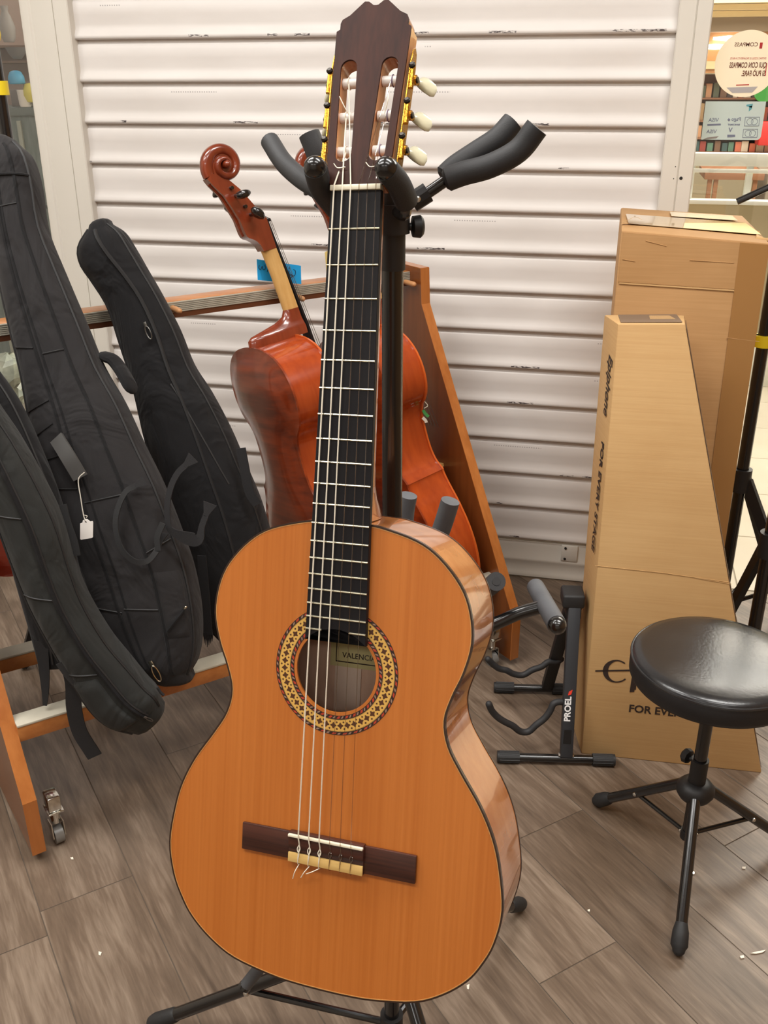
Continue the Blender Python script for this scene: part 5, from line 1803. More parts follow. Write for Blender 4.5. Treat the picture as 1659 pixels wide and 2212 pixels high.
# --- bag B: second bag with the hooked head
NB = (0.15, -1, 0.16); PB = (-0.80, 1.86, 0.40)
bB = thing('gig_bag', 'black gig bag with a bulging hooked head leaning next to the cello', 'gig bag', fl(520, 1390, 0.2), group='black gig bags on the rack')
secB = [((196, 497), (240, 484), .07), ((176, 535), (268, 503), .10), ((180, 572), (292, 540), .105), ((205, 610), (318, 585), .10), ((238, 665), (350, 640), .095), ((262, 740), (388, 715), .10), ((284, 805), (418, 790), .11), ((300, 870), (456, 850), .12), ((318, 950), (498, 930), .13), ((345, 1030), (532, 1010), .135), ((372, 1110), (565, 1090), .135), ((400, 1190), (590, 1180), .13), ((425, 1270), (606, 1270), .12), ((446, 1340), (600, 1340), .10), ((480, 1380), (570, 1380), .07)]
B_ = Bag(bB, PB, NB, secB, M_fab3)
B_.seam(lambda k: 0.05 + 0.42 * math.sin(min(k, 0.32) / 0.32 * 1.57) - 0.42 * max(0, k - 0.32), 'front_zip', 0.0045, M_pipe, 0.02, 0.98, 0.001)
B_.seam(0.92, r=0.003); B_.seam(-0.9, r=0.003)
B_.seam(lambda k: 0.30 + 0.35 * k, 'piping', 0.003, M_pipe, 0.46, 0.66, 0.001)
B_.patch(-0.5, 0.9, 0.45, 0.95, 'front_panel', M_fab3, 0.003, du=0.0)
zip_pull(B_, 0.28, 0.33, size=0.9, mat=pm('dark_zip', srgb(110, 108, 104), 0.3, 0.9))
lp = [(520, 968), (528, 1010), (538, 1060), (556, 1090)]
P = [pl(a, b, np.array(PB) - (0, 0.075, 0), NB) for a, b in lp]
strap(bB, P, 0.022, M_webd, 'shoulder_strap')
# frayed strap end hanging below
lp = [(436, 1200), (440, 1260), (444, 1330), (446, 1370)]
P = [pl(a, b, np.array(PB) - (0, 0.11, 0), NB) for a, b in lp]
strap(bB, P, [0.020 + 0.0006 * i for i in range(16)], M_webd, 'hanging_strap')
for k in range(6):
    a = (440 + k * 3.5, 1366); b = (441 + k * 3.4, 1398 - abs(k - 2) * 4)
    P = [pl(q[0], q[1], np.array(PB) - (0, 0.11, 0), NB) for q in (a, ((a[0] + b[0]) / 2 + 1, (a[1] + b[1]) / 2), b)]
    mk('frayed_end', tube(P, [0.0026, 0.002, 0.0005], 6), M_webd, bB)

# --- bag C: nearest bag at the lower left
NC = (0.30, -1, 0.12); PC = (-0.82, 1.45, 0.27)
bC = thing('gig_bag', 'charcoal gig bag leaning nearest the viewer at the lower left with a dangling strap', 'gig bag', fl(300, 1590, 0.2), group='black gig bags on the rack')
secC = [((-190, 700), (-105, 690), .08), ((-165, 790), (-60, 770), .10), ((-110, 880), (-15, 865), .105), ((-62, 960), (38, 945), .11), ((-30, 1050), (92, 1040), .115), ((2, 1130), (132, 1125), .12), ((34, 1215), (160, 1215), .12), ((70, 1300), (188, 1290), .12), ((118, 1390), (236, 1372), .12), ((158, 1460), (284, 1430), .115), ((196, 1520), (318, 1470), .11), ((236, 1556), (340, 1492), .10), ((286, 1576), (348, 1512), .07)]
C_ = Bag(bC, PC, NC, secC, M_fab2)
C_.seam(lambda k: 0.20 + 0.15 * k, 'front_zip', 0.0045, M_fab3, 0.1, 0.98, 0.0005)
C_.seam(lambda k: 0.30 + 0.15 * k, 'zip_tape', 0.0028, M_pipe, 0.1, 0.98, 0.0005)
C_.seam(-0.85, r=0.003); C_.seam(0.93, r=0.003)
for v, u0, u1 in ((0.38, -0.8, 0.15), (0.55, -0.8, 0.2), (0.72, -0.8, 0.2)):
    C_.cross_seam(v, u0, u1, dv=0.01)
C_.patch(-0.85, 0.1, 0.74, 0.96, 'lower_pocket', M_fab2, 0.007)
zip_pull(C_, 0.42, 0.965, size=0.6, mat=pm('grey_zip', srgb(120, 116, 112), 0.4, 0.8))
lp = [(340, 1485), (347, 1496), (354, 1502)]
P = [pl(a, b, np.array(PC) - (0, 0.03, 0), NC) for a, b in lp]
mk('zip_cord', tube(P, 0.003, 6), M_webd, bC)
lp = [(150, 1440), (158, 1480), (160, 1530), (172, 1580), (196, 1620), (205, 1634)]
P = [pl(a, b, np.array(PC) - (0, 0.03, 0), NC) for a, b in lp]
strap(bC, P, 0.030, M_webd, 'dangling_strap', NC)
lp = [(128, 1432), (150, 1462), (182, 1496), (214, 1530)]
P = [pl(a, b, np.array(PC) - (0, 0.05, 0), NC) for a, b in lp]
strap(bC, P, 0.014, M_web, 'strap_webbing', NC)

# --- bag D: dark bag behind C at the left edge
ND = (0.2, -1, 0.25); PDv = (-1.1, 1.508, 0.6)
bD = thing('gig_bag', 'deep black gig bag at the left edge behind the charcoal bag', 'gig bag', fl(110, 1450, 0.25), group='black gig bags on the rack')
secD = [((-150, 740), (-60, 720), .07), ((-140, 800), (-20, 780), .065), ((-120, 850), (30, 850), .07), ((-100, 910), (60, 905), .07), ((-70, 970), (84, 960), .07), ((-30, 1060), (120, 1050), .07), ((10, 1160), (150, 1150), .07), ((35, 1250), (172, 1240), .07), ((55, 1320), (186, 1310), .07), ((72, 1380), (192, 1370), .065), ((84, 1430), (186, 1420), .05)]
D_ = Bag(bD, PDv, ND, secD, M_fab3)
D_.seam(0.9, r=0.003); D_.seam(-0.2, r=0.003)
lp = [(88, 1385), (94, 1430), (97, 1470), (98, 1500), (97, 1524)]
P = [pl(a, b, np.array(PDv) - (0, 0.03, 0), ND) for a, b in lp]
strap(bD, P, [0.028 - 0.001 * i for i in range(21)], M_webd, 'hanging_strap', ND)
lp = [(136, 1090), (146, 1130), (160, 1170), (166, 1200)]
P = [pl(a, b, np.array(PDv) - (0, 0.075, 0), ND) for a, b in lp]
strap(bD, P, 0.014, M_web, 'shoulder_strap', ND)

# ================================================================== CARTONS
def card_mat(name, c1, c2):
    m = bpy.data.materials.new(name); m.use_nodes = True
    nt = m.node_tree; b = nt.nodes['Principled BSDF']
    tc = nt.nodes.new('ShaderNodeTexCoord')
    def noise(sc, vec, det=5):
        mp = nt.nodes.new('ShaderNodeMapping'); mp.inputs['Scale'].default_value = vec
        nt.links.new(tc.outputs['Object'], mp.inputs['Vector'])
        n = nt.nodes.new('ShaderNodeTexNoise'); n.inputs['Scale'].default_value = sc; n.inputs['Detail'].default_value = det
        nt.links.new(mp.outputs[0], n.inputs['Vector'])
        return n.outputs['Fac']
    v = math_n(nt, 'ADD', math_n(nt, 'MULTIPLY', noise(1, (5, 5, 220)), 0.4), math_n(nt, 'MULTIPLY', noise(4, (1, 1, 1)), 0.6))
    rp = nt.nodes.new('ShaderNodeValToRGB')
    rp.color_ramp.elements[0].position = 0.38; rp.color_ramp.elements[0].color = c1
    rp.color_ramp.elements[1].position = 0.62; rp.color_ramp.elements[1].color = c2
    nt.links.new(v, rp.inputs[0]); nt.links.new(rp.outputs[0], b.inputs['Base Color'])
    b.inputs['Roughness'].default_value = 0.75
    bp = nt.nodes.new('ShaderNodeBump'); bp.inputs['Strength'].default_value = 0.12; bp.inputs['Distance'].default_value = 0.001
    nt.links.new(noise(1, (2, 2, 700), 2), bp.inputs['Height']); nt.links.new(bp.outputs[0], b.inputs['Normal'])
    return m


M_card1 = card_mat('kraft_card', srgb(196, 156, 104), srgb(206, 168, 116))
M_card2 = card_mat('kraft_card_brown', srgb(172, 130, 82), srgb(184, 142, 94))
M_carddark = pm('card_dark_brown', srgb(120, 98, 78), 0.8)
M_tape = pm('packing_tape', srgb(206, 176, 130), 0.12, coat=0.8, spec=0.6)
M_tapeclr = pm('clear_tape_glossy', srgb(166, 124, 76), 0.15, coat=0.6)
M_print = pm('carton_ink', srgb(48, 34, 28), 0.7)

# front carton: left edge upright, right edge slanting
LEAN = 0.08
b0, b1 = fl(1256, 1628), fl(1645, 1670)
ce = unit(b1 - b0); cup = unit((0, LEAN, 1)); cnr = np.cross(ce, cup)      # cnr points to the room
tl, trp = pl(1335, 700, b0, cnr), pl(1480, 700, b0, cnr)
DEP = 0.125
back = -cnr * DEP
backL = back - ce * 0.022
backR = back + ce * 0.012
fc = thing('guitar_carton', 'tapered kraft guitar carton with black logo standing behind the drum stool', 'carton', (b0 + b1) / 2)
mk('carton_body', hexa([b0, b1, b1 + backR, b0 + backL, tl, trp, trp + backR, tl + backL], 0.003, 2), M_card1, fc, ang=30)
def onf(x, y, d=0.0006): return pl(x, y, b0 + cnr * d, cnr)
# dark brown sheet on the top
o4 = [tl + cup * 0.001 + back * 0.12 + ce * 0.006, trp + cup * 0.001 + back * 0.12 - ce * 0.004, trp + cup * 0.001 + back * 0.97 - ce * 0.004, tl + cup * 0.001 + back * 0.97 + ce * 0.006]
mk('top_dark_sheet', hexa(o4 + [p + cup * 0.001 for p in o4]), M_carddark, fc, smooth=False)
t4 = [o4[0] + (o4[1] - o4[0]) * a + (o4[3] - o4[0]) * b for a, b in ((0.5, 0.35), (0.92, 0.35), (0.86, 0.8), (0.52, 0.8))]
mk('tape_strip', hexa([p + cup * 0.0012 for p in t4] + [p + cup * 0.0018 for p in t4]), M_tape, fc, smooth=False)
# dark strip on the slanted side, its shadow put into the colour
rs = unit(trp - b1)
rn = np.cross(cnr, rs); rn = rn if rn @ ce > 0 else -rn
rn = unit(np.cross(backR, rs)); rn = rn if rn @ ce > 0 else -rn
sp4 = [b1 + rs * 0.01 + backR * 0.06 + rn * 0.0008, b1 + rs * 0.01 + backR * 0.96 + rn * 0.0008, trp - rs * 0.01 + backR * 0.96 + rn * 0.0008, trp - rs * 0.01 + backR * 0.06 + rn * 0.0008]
mk('side_shadow_strip', hexa(sp4 + [p + rn * 0.001 for p in sp4]), M_carddark, fc, smooth=False)
for k in range(9):
    f0 = 0.28 + k * 0.065
    q = b1 + rs * np.linalg.norm(trp - b1) * f0 * 0.62 + backR * (0.42 + 0.05 * math.sin(k * 2.1)) + rn * 0.0022
    mk('printed_mark', hexa([q, q + back * 0.10, q + back * 0.10 + rs * 0.022, q + rs * 0.022] + [p + rn * 0.0003 for p in (q, q + back * 0.10, q + back * 0.10 + rs * 0.022, q + rs * 0.022)]), pm('pale_print', srgb(206, 190, 160), 0.7), fc, smooth=False)
# horizontal crease
cA, cB = onf(1285, 1222), onf(1577, 1258)
mk('crease', tube([cA, (cA + cB) / 2 + (0, 0, 0.003), cB], 0.0005, 6), M_card1, fc)
mk('crease', tube([onf(1500, 1248), onf(1580, 1262)], 0.0005, 6), M_card1, fc)
# lettering on the front
FM = lambda o: basis(o, ce, cup, cnr)
sc_ = np.linalg.norm(onf(1400, 1545) - onf(1357, 1538)) / 43.0        # metres per pixel there
mk('lettering', xf(text_vf('FOR EVERY STAGE', 0.0265, 0.0002, 0.0006), FM(onf(1357, 1537))), M_print, fc, smooth=False)
# logo: big rounded e with a bar, then p and the rest
ec_ = onf(1331, 1450); R0 = 0.029
def arc(a0_, a1_, n=28):
    Vt, Ft = [], []
    for k in range(n + 1):
        a = a0_ + (a1_ - a0_) * k / n
        th = 0.0030 + 0.0085 * max(0.0, -math.cos(a)) ** 1.2
        for r in (R0 - th, R0):
            Vt.append((r * math.cos(a) * 1.02, r * math.sin(a), 0)); 
    m_ = len(Vt)
    Vt += [(x, y, 0.0004) for x, y, _ in Vt]
    for k in range(n):
        a = 2 * k
        Ft += [(a, a + 2, a + 3, a + 1), (m_ + a + 1, m_ + a + 3, m_ + a + 2, m_ + a), (a + 1, a + 3, m_ + a + 3, m_ + a + 1), (a + 2, a, m_ + a, m_ + a + 2)]
    return Vt, Ft
lm_ = FM(ec_)
lg = mk('logo', join(xf(arc(math.radians(52), math.radians(322)), lm_),
                     xf(prism([(-0.046, -0.006), (0.030, 0.0035), (0.030, 0.0075), (-0.046, -0.0022)], 0, 0.0004), lm_),
                     xf(prism([(0.0345, -0.050), (0.0445, -0.048), (0.0455, 0.030), (0.0365, 0.028)], 0, 0.0004), lm_),
                     xf(text_vf('piphone', 0.072, 0.0002, 0.0), Matrix(lm_) @ Matrix.Translation((0.037, -0.026, 0)))), M_print, fc, smooth=False, label='black printed brand logo')
# lettering down the left side (reads downward)
sdn = -ce
sdn = unit(np.cross(cup, backL)); sdn = sdn if sdn @ ce < 0 else -sdn
SMs = lambda o: basis(o, -cup, unit(np.cross(sdn, -cup)), sdn)
def onside(x, y, d=0.0008): return pl(x, y, b0 + sdn * d, sdn)
def side_pt(y_img, depth):
    # point on the left face at a given image row
    p = pl(1300, y_img, b0, cnr)
    h = (p - b0) @ cup
    f = h / ((tl - b0) @ cup)
    return b0 + (tl - b0) * f + backL * depth + sdn * 0.0010
def fit_side(txt, y0, y1, size, dep, name, **kw):
    A, B = side_pt(y0, dep), side_pt(y1, dep)
    vf = text_vf(txt, size, 0.0002, **kw)
    w = max(v[0] for v in vf[0]) - min(v[0] for v in vf[0])
    mk(name, xf(vf, SMs(A) @ Matrix.Diagonal((float(np.linalg.norm(B - A)) / w, 1, 1, 1))), M_print, fc, smooth=False)
fit_side('FOR EVERY STAGE', 965, 1205, 0.034, 0.42, 'side_lettering', offset=0.0008)
fit_side('Epiphone', 772, 905, 0.050, 0.40, 'side_logo', offset=0.0008, shear=0.3)

# rear carton
RY = 2.12
lean2 = 0.05
rnr = unit((0, -1, lean2))
def onr(x, y, d=0.0): return pl(x, y, np.array([0, RY, 0]) + rnr * d, rnr)
r_tl, r_tr = onr(1344, 497), onr(1666, 524)
xl_, xr_ = 0.034, 0.338
rup = unit((0, lean2, 1))
def rpt(x, h, dep): return np.array([x, RY, 0]) + rup * h + np.array([0, 1, 0]) * dep
H1 = float((r_tl - np.array([0, RY, 0])) @ rup)
rc = thing('large_carton', 'large plain brown carton with taped torn top standing behind the tapered carton', 'carton', (0.18, RY + 0.06, 0))
D2 = float(fl(1322, 448, r_tl[2])[1] - r_tl[1])
def sag(x): return -0.016 * max(0, (x - 0.2) / 0.14)
mk('carton_body', hexa([rpt(xl_, 0.0, 0), rpt(xr_, 0.0, 0), rpt(xr_, 0.0, D2), rpt(xl_, 0.0, D2), rpt(xl_, H1, 0), rpt(xr_, H1 - 0.018, 0), rpt(xr_ - 0.012, H1 - 0.012, D2), rpt(xl_, H1, D2)], 0.004, 2), M_card2, rc, ang=30)
# upper flap score line, wide tape on the right, tape over the top edge
fz = (onr(1321, 612) - rpt(0, 0, 0)) @ rup
mk('flap_edge', hexa([rpt(xl_ + 0.006, fz, -0.0022), rpt(xr_ - 0.004, fz - 0.008, -0.0022), rpt(xr_ - 0.004, fz - 0.008, 0.002), rpt(xl_ + 0.006, fz, 0.002), rpt(xl_ + 0.006, fz + 0.003, -0.0022), rpt(xr_ - 0.004, fz - 0.005, -0.0022), rpt(xr_ - 0.004, fz - 0.005, 0.002), rpt(xl_ + 0.006, fz + 0.003, 0.002)]), M_card1, rc, smooth=False)
mk('upper_flap', hexa([rpt(xl_ + 0.004, fz + 0.004, -0.0015), rpt(xr_ - 0.002, fz - 0.004, -0.0015), rpt(xr_ - 0.002, fz - 0.004, 0.001), rpt(xl_ + 0.004, fz + 0.004, 0.001), rpt(xl_ + 0.004, H1 - 0.004, -0.0015), rpt(xr_ - 0.002, H1 - 0.022, -0.0015), rpt(xr_ - 0.002, H1 - 0.022, 0.001), rpt(xl_ + 0.004, H1 - 0.004, 0.001)]), M_card2, rc, smooth=False)
mk('tape_strip', hexa([rpt(xr_ - 0.052, 0.45, -0.0024), rpt(xr_ - 0.001, 0.45, -0.0024), rpt(xr_ - 0.001, 0.45, 0.001), rpt(xr_ - 0.052, 0.45, 0.001), rpt(xr_ - 0.060, H1 - 0.018, -0.0024), rpt(xr_ - 0.001, H1 - 0.021, -0.0024), rpt(xr_ - 0.001, H1 - 0.021, 0.001), rpt(xr_ - 0.060, H1 - 0.018, 0.001)]), pm('brown_tape', srgb(158, 114, 64), 0.3, coat=0.3), rc, smooth=False)
def topq(pts, h=0.0012):
    P = [rpt(x, H1 - 0.018 * max(0, (x - xl_) / (xr_ - xl_)) * (1 - 0.33 * d / 0.135), d * D2 / 0.135) + np.array([0, 0, h]) for x, d in pts]
    return hexa(P + [p + np.array([0, 0, 0.0006]) for p in P])
mk('top_tape', topq([(0.05, 0.03), (0.33, 0.03), (0.315, 0.085), (0.045, 0.085)], 0.003), M_tape, rc, smooth=False)
mk('tape_glare_strip', topq([(0.15, 0.09), (0.30, 0.092), (0.295, 0.118), (0.15, 0.116)], 0.004), pm('painted_glare', srgb(238, 222, 190), 0.25, coat=0.5), rc, smooth=False)  # pale strip paints the glare on the glossy tape
# torn edge pieces on the back right of the top
for k, (x, d) in enumerate(((0.268, 0.135), (0.288, 0.115), (0.305, 0.09), (0.322, 0.055), (0.333, 0.02))):
    c0 = rpt(x, H1 - 0.016, d * D2 / 0.135)
    mk('torn_piece', hexa([c0 + (-0.02, -0.012, 0), c0 + (0.012, -0.018, -0.004), c0 + (0.014, 0.010, -0.012), c0 + (-0.016, 0.014, -0.002), c0 + (-0.018, -0.010, 0.007 - 0.001 * k), c0 + (0.012, -0.016, 0.002), c0 + (0.013, 0.010, -0.006), c0 + (-0.015, 0.012, 0.006)]), M_card1, rc, smooth=False)
q0 = rpt(xl_ + 0.002, H1 + 0.002, 0.09)
mk('tape_curl', ribbon(cr([q0, q0 + (0.012, -0.004, 0.008), q0 + (0.026, -0.006, 0.016), q0 + (0.04, -0.004, 0.010)], 4), (0, 0, 1), 0.02, 0.0006), M_tape, rc)
# fold lines / dents
for a, b in (((1490, 562), (1585, 568)), ((1395, 520), (1440, 532)), ((1345, 560), (1372, 565)), ((1570, 730), (1640, 738))):
    mk('crease', tube([onr(*a, 0.0022), onr(*b, 0.0016)], 0.0008, 6), M_card2, rc)

# ================================================================== DRUM STOOL
SXY = np.array([0.266, 1.577])
M_vinyl = pm('black_vinyl', srgb(28, 28, 30), 0.24, spec=0.6, bump=(160, 0.10), noise=(14, srgb(40, 40, 42), 0.3), rough_var=0.06)
M_vinyls = pm('black_vinyl_side', srgb(24, 23, 25), 0.5, bump=(200, 0.1))
stl = thing('drum_stool', 'round black vinyl drum stool on a tripod base in front of the cartons', 'stool', (SXY[0], SXY[1], 0))
S3 = lambda z: Matrix.Translation((SXY[0], SXY[1], z))
RS = 0.152
mk('seat_top', lathe([(0.001, 0.500), (0.05, 0.4995), (0.10, 0.498), (0.13, 0.4955), (0.144, 0.492), (0.149, 0.487), (0.150, 0.483)], 64, S3(0)), M_vinyl, stl, ang=60)
mk('seat_side', lathe([(0.1495, 0.484), (RS, 0.480), (RS, 0.452), (RS - 0.004, 0.444), (RS - 0.012, 0.440), (0.03, 0.440)], 64, S3(0)), M_vinyls, stl, ang=60)
pts = [(SXY[0] + 0.1502 * math.cos(a), SXY[1] + 0.1502 * math.sin(a), 0.4845) for a in np.linspace(0, 2 * math.pi, 73)[:-1]]
mk('seat_piping', tube(pts, 0.0028, 8, closed=True), M_vinyl, stl)
c_ = lambda z: np.array([SXY[0], SXY[1], z])
mk('mounting_plate', lathe([(0.05, 0.432), (0.05, 0.440), (0.02, 0.4405)], 24, S3(0)), M_blkm, stl)
mk('seat_socket', tube([c_(0.40), c_(0.438)], 0.0165, 18), M_blkm, stl)
mk('post', tube([c_(0.075), c_(0.42)], 0.0125, 18), M_blk, stl)
mk('post_sleeve', tube([c_(0.20), c_(0.262)], 0.0165, 18), M_blkm, stl)
mk('leg_hub', lathe([(0.017, 0.168), (0.030, 0.174), (0.036, 0.185), (0.036, 0.196), (0.028, 0.206), (0.018, 0.210)], 24, S3(0)), M_blkm, stl, ang=40)
kd = unit((-0.7, 0.7, 0))
mk('height_knob', join(tube([c_(0.25), c_(0.25) + kd * 0.025], 0.005, 10), lathe([(0.006, 0), (0.014, 0.003), (0.0155, 0.012), (0.012, 0.016)], 8, axis_M(c_(0.25) + kd * 0.022, kd))), M_blkm, stl)
mk('wing_nut', tube([c_(0.418) + (0.012, 0, 0), c_(0.418) + (0.030, -0.01, -0.003)], [0.006, 0.011], 10, dome=True), M_blkm, stl)
mk('lower_collar', tube([c_(0.070), c_(0.088)], 0.0155, 16), M_blkm, stl)
f1 = fl(1290, 1731, 0.012)[:2]; f2 = fl(1466, 2052, 0.012)[:2]
for i, base_a in enumerate((math.atan2(f1[1] - SXY[1], f1[0] - SXY[0]), math.atan2(f2[1] - SXY[1], f2[0] - SXY[0]), None)):
    if base_a is None:
        u1 = unit(f1 - SXY) + unit(f2 - SXY); base_a = math.atan2(-u1[1], -u1[0])
    u = np.array([math.cos(base_a), math.sin(base_a), 0])
    rad_ = [np.linalg.norm(f1 - SXY), np.linalg.norm(f2 - SXY), 0.235][i]
    top = c_(0.188) + u * 0.028; foot = c_(0.014) + u * rad_
    lg_ = mk('leg', tube([top, foot], 0.0108, 14), M_blk, stl)
    dd = unit(top - foot)
    mk('rubber_foot', tube([foot + dd * 0.042, foot + dd * 0.03, foot + dd * 0.006, foot], [0.0118, 0.0148, 0.0158, 0.012], 14, dome=True), M_rub, lg_)
    mid = top + (foot - top) * 0.50
    mk('brace', tube([c_(0.080) + u * 0.014, mid - (0, 0, 0.005)], 0.0048, 10), M_blk, stl)
    sd = np.array([-u[1], u[0], 0]); sd = sd if sd[1] < 0 else -sd
    mk('bolt', lathe([(0.0042, 0), (0.0042, 0.003), (0.0025, 0.0045)], 10, axis_M(mid + sd * 0.0098, sd)), M_steel, lg_)
    mk('bolt', lathe([(0.0042, 0), (0.0042, 0.003), (0.0025, 0.0045)], 10, axis_M(top + sd * 0.0098, sd)), M_steel, lg_)
    mk('bolt', lathe([(0.0036, 0), (0.0036, 0.003), (0.002, 0.004)], 10, axis_M(c_(0.080) + u * 0.014 + sd * 0.006, sd)), M_steel, stl)

# ================================================================== FOLDING A-FRAME STAND (PROEL)
M_pgrey = pm('dark_grey_tube', srgb(46, 48, 52), 0.42)
pr = thing('folding_guitar_stand', 'folding black guitar stand with wavy foam arms and PROEL lettering beside the cartons', 'stand', (-0.02, 1.95, 0))
fA, fB = fl(1075, 1634, 0.014), fl(1327, 1642, 0.014)
bd_ = unit(fB - fA); bq = np.array([-bd_[1], bd_[0], 0])
apex = np.array([0.004, 1.972, 0.358])
def foot_bar(a, b, name):
    o = mk('foot_bar', tube([a, b], 0.0098, 16), M_blk, pr)
    L_ = np.linalg.norm(b - a); d = (b - a) / L_
    for s0, e0, ar in ((a - d * 0.001, a + d * 0.05, 1), (b + d * 0.001, b - d * 0.05, -1)):
        mk('ribbed_cap', tube([s0, e0], 0.0135, 18), M_rub, o)
        for k in range(12):
            an = 2 * math.pi * k / 12
            off = np.array([0, 0, 1.0]) * math.cos(an) * 0.0132 + np.cross(d, (0, 0, 1)) * math.sin(an) * 0.0132
            mk('cap_rib', tube([s0 + off + (e0 - s0) * 0.1, e0 + off], 0.0012, 5), M_rub, o)
    return o
foot_bar(fA, fB, 'f')
legb = fA + (fB - fA) * 0.585
rA = fl(1068, 1484, 0.014); rBv = rA + bd_ * 0.198
foot_bar(rA, rBv, 'r')
legr = rA + bd_ * 0.135
def bar_leg(a, b, w, th, name, mat, nrm):
    d = unit(b - a); nn_ = unit(np.array(nrm) - d * (np.array(nrm) @ d)); sd = np.cross(d, nn_)
    return mk(name, xf(box(-w / 2, w / 2, 0, np.linalg.norm(b - a), -th / 2, th / 2, 0.002), basis(a, sd, d, nn_)), mat, pr), d, nn_, sd
apf = apex + bq * -0.012; apr = apex + bq * 0.014
frl, fd, fn, fs = bar_leg(legb + (0, 0, 0.006), apf, 0.028, 0.022, 'front_leg', M_pgrey, -bq + np.array([0, 0, 0.3]))
bar_leg(legr + (0, 0, 0.006), apr, 0.028, 0.022, 'rear_leg', M_blkm, -bq + np.array([0, 0, 0.3]))
mk('hinge_cap', xf(box(-0.028, 0.022, -0.026, 0.030, -0.020, 0.014, 0.006, 3), basis(apex + (0, 0, 0.012), bd_, bq, (0, 0, 1))), M_rub, pr)
mk('hinge_block', xf(box(-0.017, 0.017, -0.020, 0.022, -0.048, -0.010, 0.003), basis(apex + (0, 0, 0.01), bd_, bq, (0, 0, 1))), M_blkm, pr)
mk('weld_plate', xf(box(-0.018, 0.018, -0.006, 0.006, 0, 0.003, 0.001), basis(legb + (0, 0, 0.0095), bd_, bq, (0, 0, 1))), M_steel, pr)
# lettering up the front leg
def onleg(px_, py_): return pl(px_, py_, legb + (0, 0, 0.006) + fn * 0.0114, fn)
p0 = onleg(1231, 1559)
upd = fd; rgt = unit(np.cross(upd, fn))
# text runs upward: text x axis = up the leg, text y axis = to the left
lw_ = basis(p0, upd, -rgt if (-rgt) @ CR < 0 else rgt, fn)
tl_ = np.linalg.norm(onleg(1236, 1505) - p0)
vf = text_vf('PROEL', 0.0195, 0.0002, 0.0006)
wx_ = max(v[0] for v in vf[0])
mk('lettering', xf(vf, lw_ @ Matrix.Diagonal((tl_ / wx_, 1, 1, 1))), pm('white_print', srgb(236, 236, 236), 0.5), pr, smooth=False)
P = [onleg(*q) for q in ((1227, 1502), (1234, 1500), (1237, 1490), (1229, 1494))]
mk('red_mark', hexa(P + [p + fn * 0.0005 for p in P]), pm('red_print', srgb(226, 60, 40), 0.5), pr, smooth=False)
P = [onleg(*q) for q in ((1216, 1606), (1233, 1607), (1235, 1577), (1219, 1577))]
mk('label_plate', hexa(P + [p + fn * 0.0005 for p in P]), pm('label_black', srgb(18, 18, 20), 0.3), pr, smooth=False)
# wavy foam arms
def wavy(pts, base, off0, off1):
    n = len(pts)
    P = [pl(a, b, base - bq * (off0 + (off1 - off0) * i / (n - 1)), bq) for i, (a, b) in enumerate(pts)]
    mk('foam_arm', tube(cr(P, 4), 0.0078, 14, dome=True), M_foam, pr)
armb = legb * 0.62 + apf * 0.38
wavy([(1226, 1519), (1210, 1516), (1196, 1520), (1188, 1536), (1176, 1552), (1158, 1566), (1142, 1580), (1124, 1580), (1108, 1568), (1092, 1560), (1076, 1550), (1063, 1536), (1056, 1521)], armb, 0.0, 0.05)
armr = legr * 0.62 + apr * 0.38
wavy([(1212, 1424), (1200, 1430), (1184, 1430), (1170, 1440), (1150, 1447), (1130, 1458), (1110, 1456), (1094, 1448), (1078, 1444), (1064, 1434), (1054, 1424)], armr, 0.0, 0.04)

# ================================================================== BLACK TRIPOD STANDS WITH YELLOW COLLARS
M_yel = pm('yellow_plastic', srgb(232, 206, 40), 0.4)
def tripod(name, label, x, y, r, ztop, collars, legdirs, hubz, R_, group=None):
    o = thing(name, label, 'stand', (x, y, 0), group=group)
    p = lambda z: np.array([x, y, z])
    mk('pole', tube([p(0.10), p(ztop)], r, 16), M_blk, o)
    for z in collars:
        mk('yellow_collar', join(tube([p(z - 0.014), p(z + 0.014)], r * 1.45, 18), xf(box(-r * 2.2, 0, -r * 0.6, r * 0.6, -0.014, 0.014, 0.002), Matrix.Translation(Vector(p(z))))), M_yel, o)
    mk('leg_hub', tube([p(hubz - 0.03), p(hubz + 0.03)], r * 1.6, 16), M_blkm, o)
    mk('lower_hub', tube([p(0.10), p(0.15)], r * 1.6, 16), M_blkm, o)
    for a in legdirs:
        u = np.array([math.cos(a), math.sin(a), 0])
        foot = p(0.014) + u * R_
        l_ = mk('leg', ribbon([p(hubz) + u * r, foot], np.cross(u, (0, 0, 1)), 0.026, 0.016), M_blkm, o)
        mk('rubber_foot', tube([foot + (0, 0, 0.004), foot - u * 0.05 + (0, 0, 0.05)], 0.016, 12, dome=True), M_rub, l_)
        mk('brace', tube([p(0.125), p(hubz) * 0.45 + foot * 0.55], 0.006, 8), M_blk, o)
    return o
s1 = tripod('music_stand', 'black tripod stand with a yellow collar behind the large carton', 0.400, 2.45, 0.0155, 1.22, [float(pl(1650, 736, (0, 2.45, 0), (0, 1, 0))[2])], (math.radians(-25), math.radians(40), math.radians(98)), 0.50, 0.27)
a_, b_ = pl(1592, 436, (0, 2.38, 0), (0, 1, 0)), pl(1675, 398, (0, 2.38, 0), (0, 1, 0))
mk('boom_arm', tube([a_, b_, np.array([0.400, 2.45, 1.22])], 0.0075, 10), M_blk, s1)
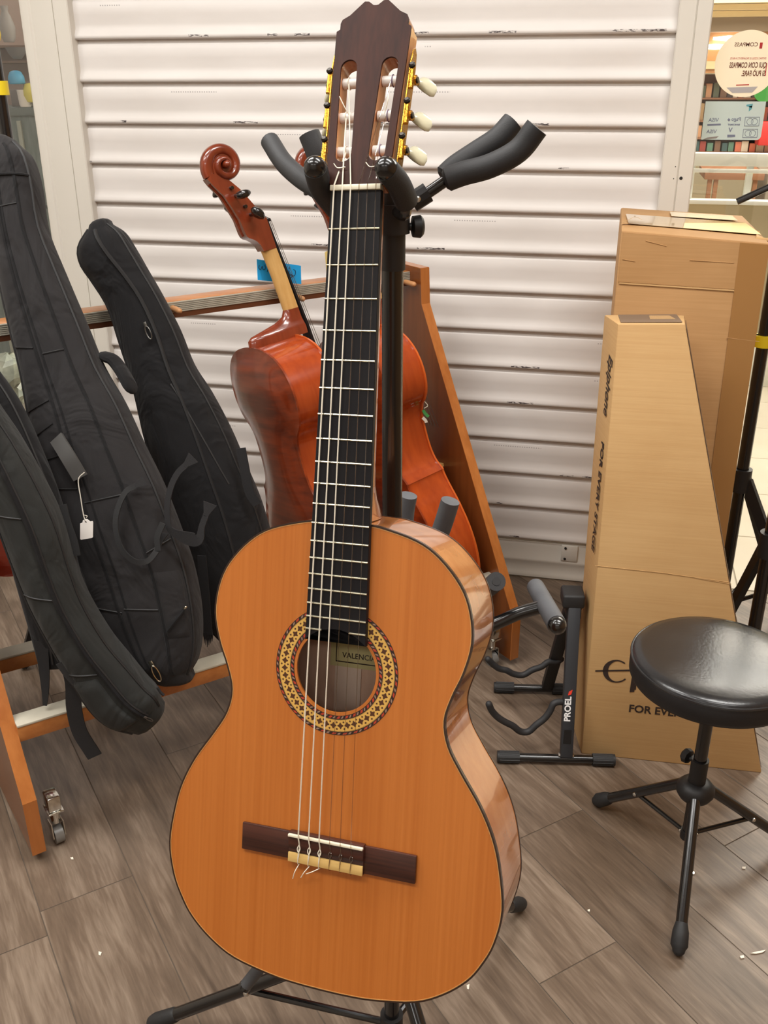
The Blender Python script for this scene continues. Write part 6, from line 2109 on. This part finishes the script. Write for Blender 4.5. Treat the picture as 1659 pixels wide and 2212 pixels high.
s2 = tripod('music_stand', 'thicker black tripod stand at the right edge closer than the collared one', 0.432, 2.13, 0.0155, 1.5, [1.35], (math.radians(-35), math.radians(50), math.radians(105)), 0.47, 0.24)
s3 = tripod('music_stand', 'black pole stand with yellow collar and cap behind the tall gig bag', -1.30, 2.033, 0.0135, 1.52, [float(pl(12, 190, (0, 2.033, 0), (0, 1, 0))[2])], (math.radians(100), math.radians(-20), math.radians(220)), 0.40, 0.16)
zc_ = float(pl(0, 75, (0, 2.033, 0), (0, 1, 0))[2])
mk('yellow_cap', tube([(-1.30, 2.033, zc_), (-1.30, 2.033, zc_ + 0.07)], [0.02, 0.013], 16, dome=True), M_yel, s3)
mk('side_tube', tube([(-1.345, 2.05, 0.3), (-1.345, 2.05, 1.42)], 0.007, 10), pm('dull_chrome', srgb(170, 164, 156), 0.3, 0.9), s3)

# ================================================================== SCRAPS ON THE FLOOR
M_scrap = pm('white_scrap', srgb(238, 230, 214), 0.7)
def scrap(pts, label):
    P = [fl(a, b, 0.0008) for a, b in pts]
    n = len(P)
    V = [tuple(p) for p in P] + [tuple(p + np.array([0, 0, 0.0014])) for p in P]
    o = mk('paper_scrap', (V, [tuple(reversed(range(n))), tuple(range(n, 2 * n))] + [(i, (i + 1) % n, n + (i + 1) % n, n + i) for i in range(n)]), M_scrap, smooth=False)
    tag(o, label, 'scrap')
scrap([(1621, 2060), (1636, 2056), (1654, 2053), (1648, 2058), (1633, 2061)], 'longest white paper scrap on the planks at the lower right')
scrap([(1598, 2066), (1606, 2064), (1608, 2070), (1600, 2071)], 'pale crumb of paper just left of the longest scrap')
scrap([(1603, 1873), (1611, 1873), (1610, 1878), (1603, 1877)], 'small white paper fleck right of the stool front leg')
scrap([(1008, 2129), (1014, 2127), (1013, 2138), (1009, 2137)], 'white fleck on the floor beside the lower right of the guitar')
scrap([(213, 2056), (220, 2058), (217, 2065), (213, 2063)], 'white fleck on the planks at the lower left')
scrap([(152, 1853), (158, 1852), (159, 1857), (154, 1857)], 'tiny white fleck near the left rack caster')
scrap([(1269, 1966), (1274, 1965), (1274, 1970), (1270, 1969)], 'tiny white crumb left of the stool front leg')
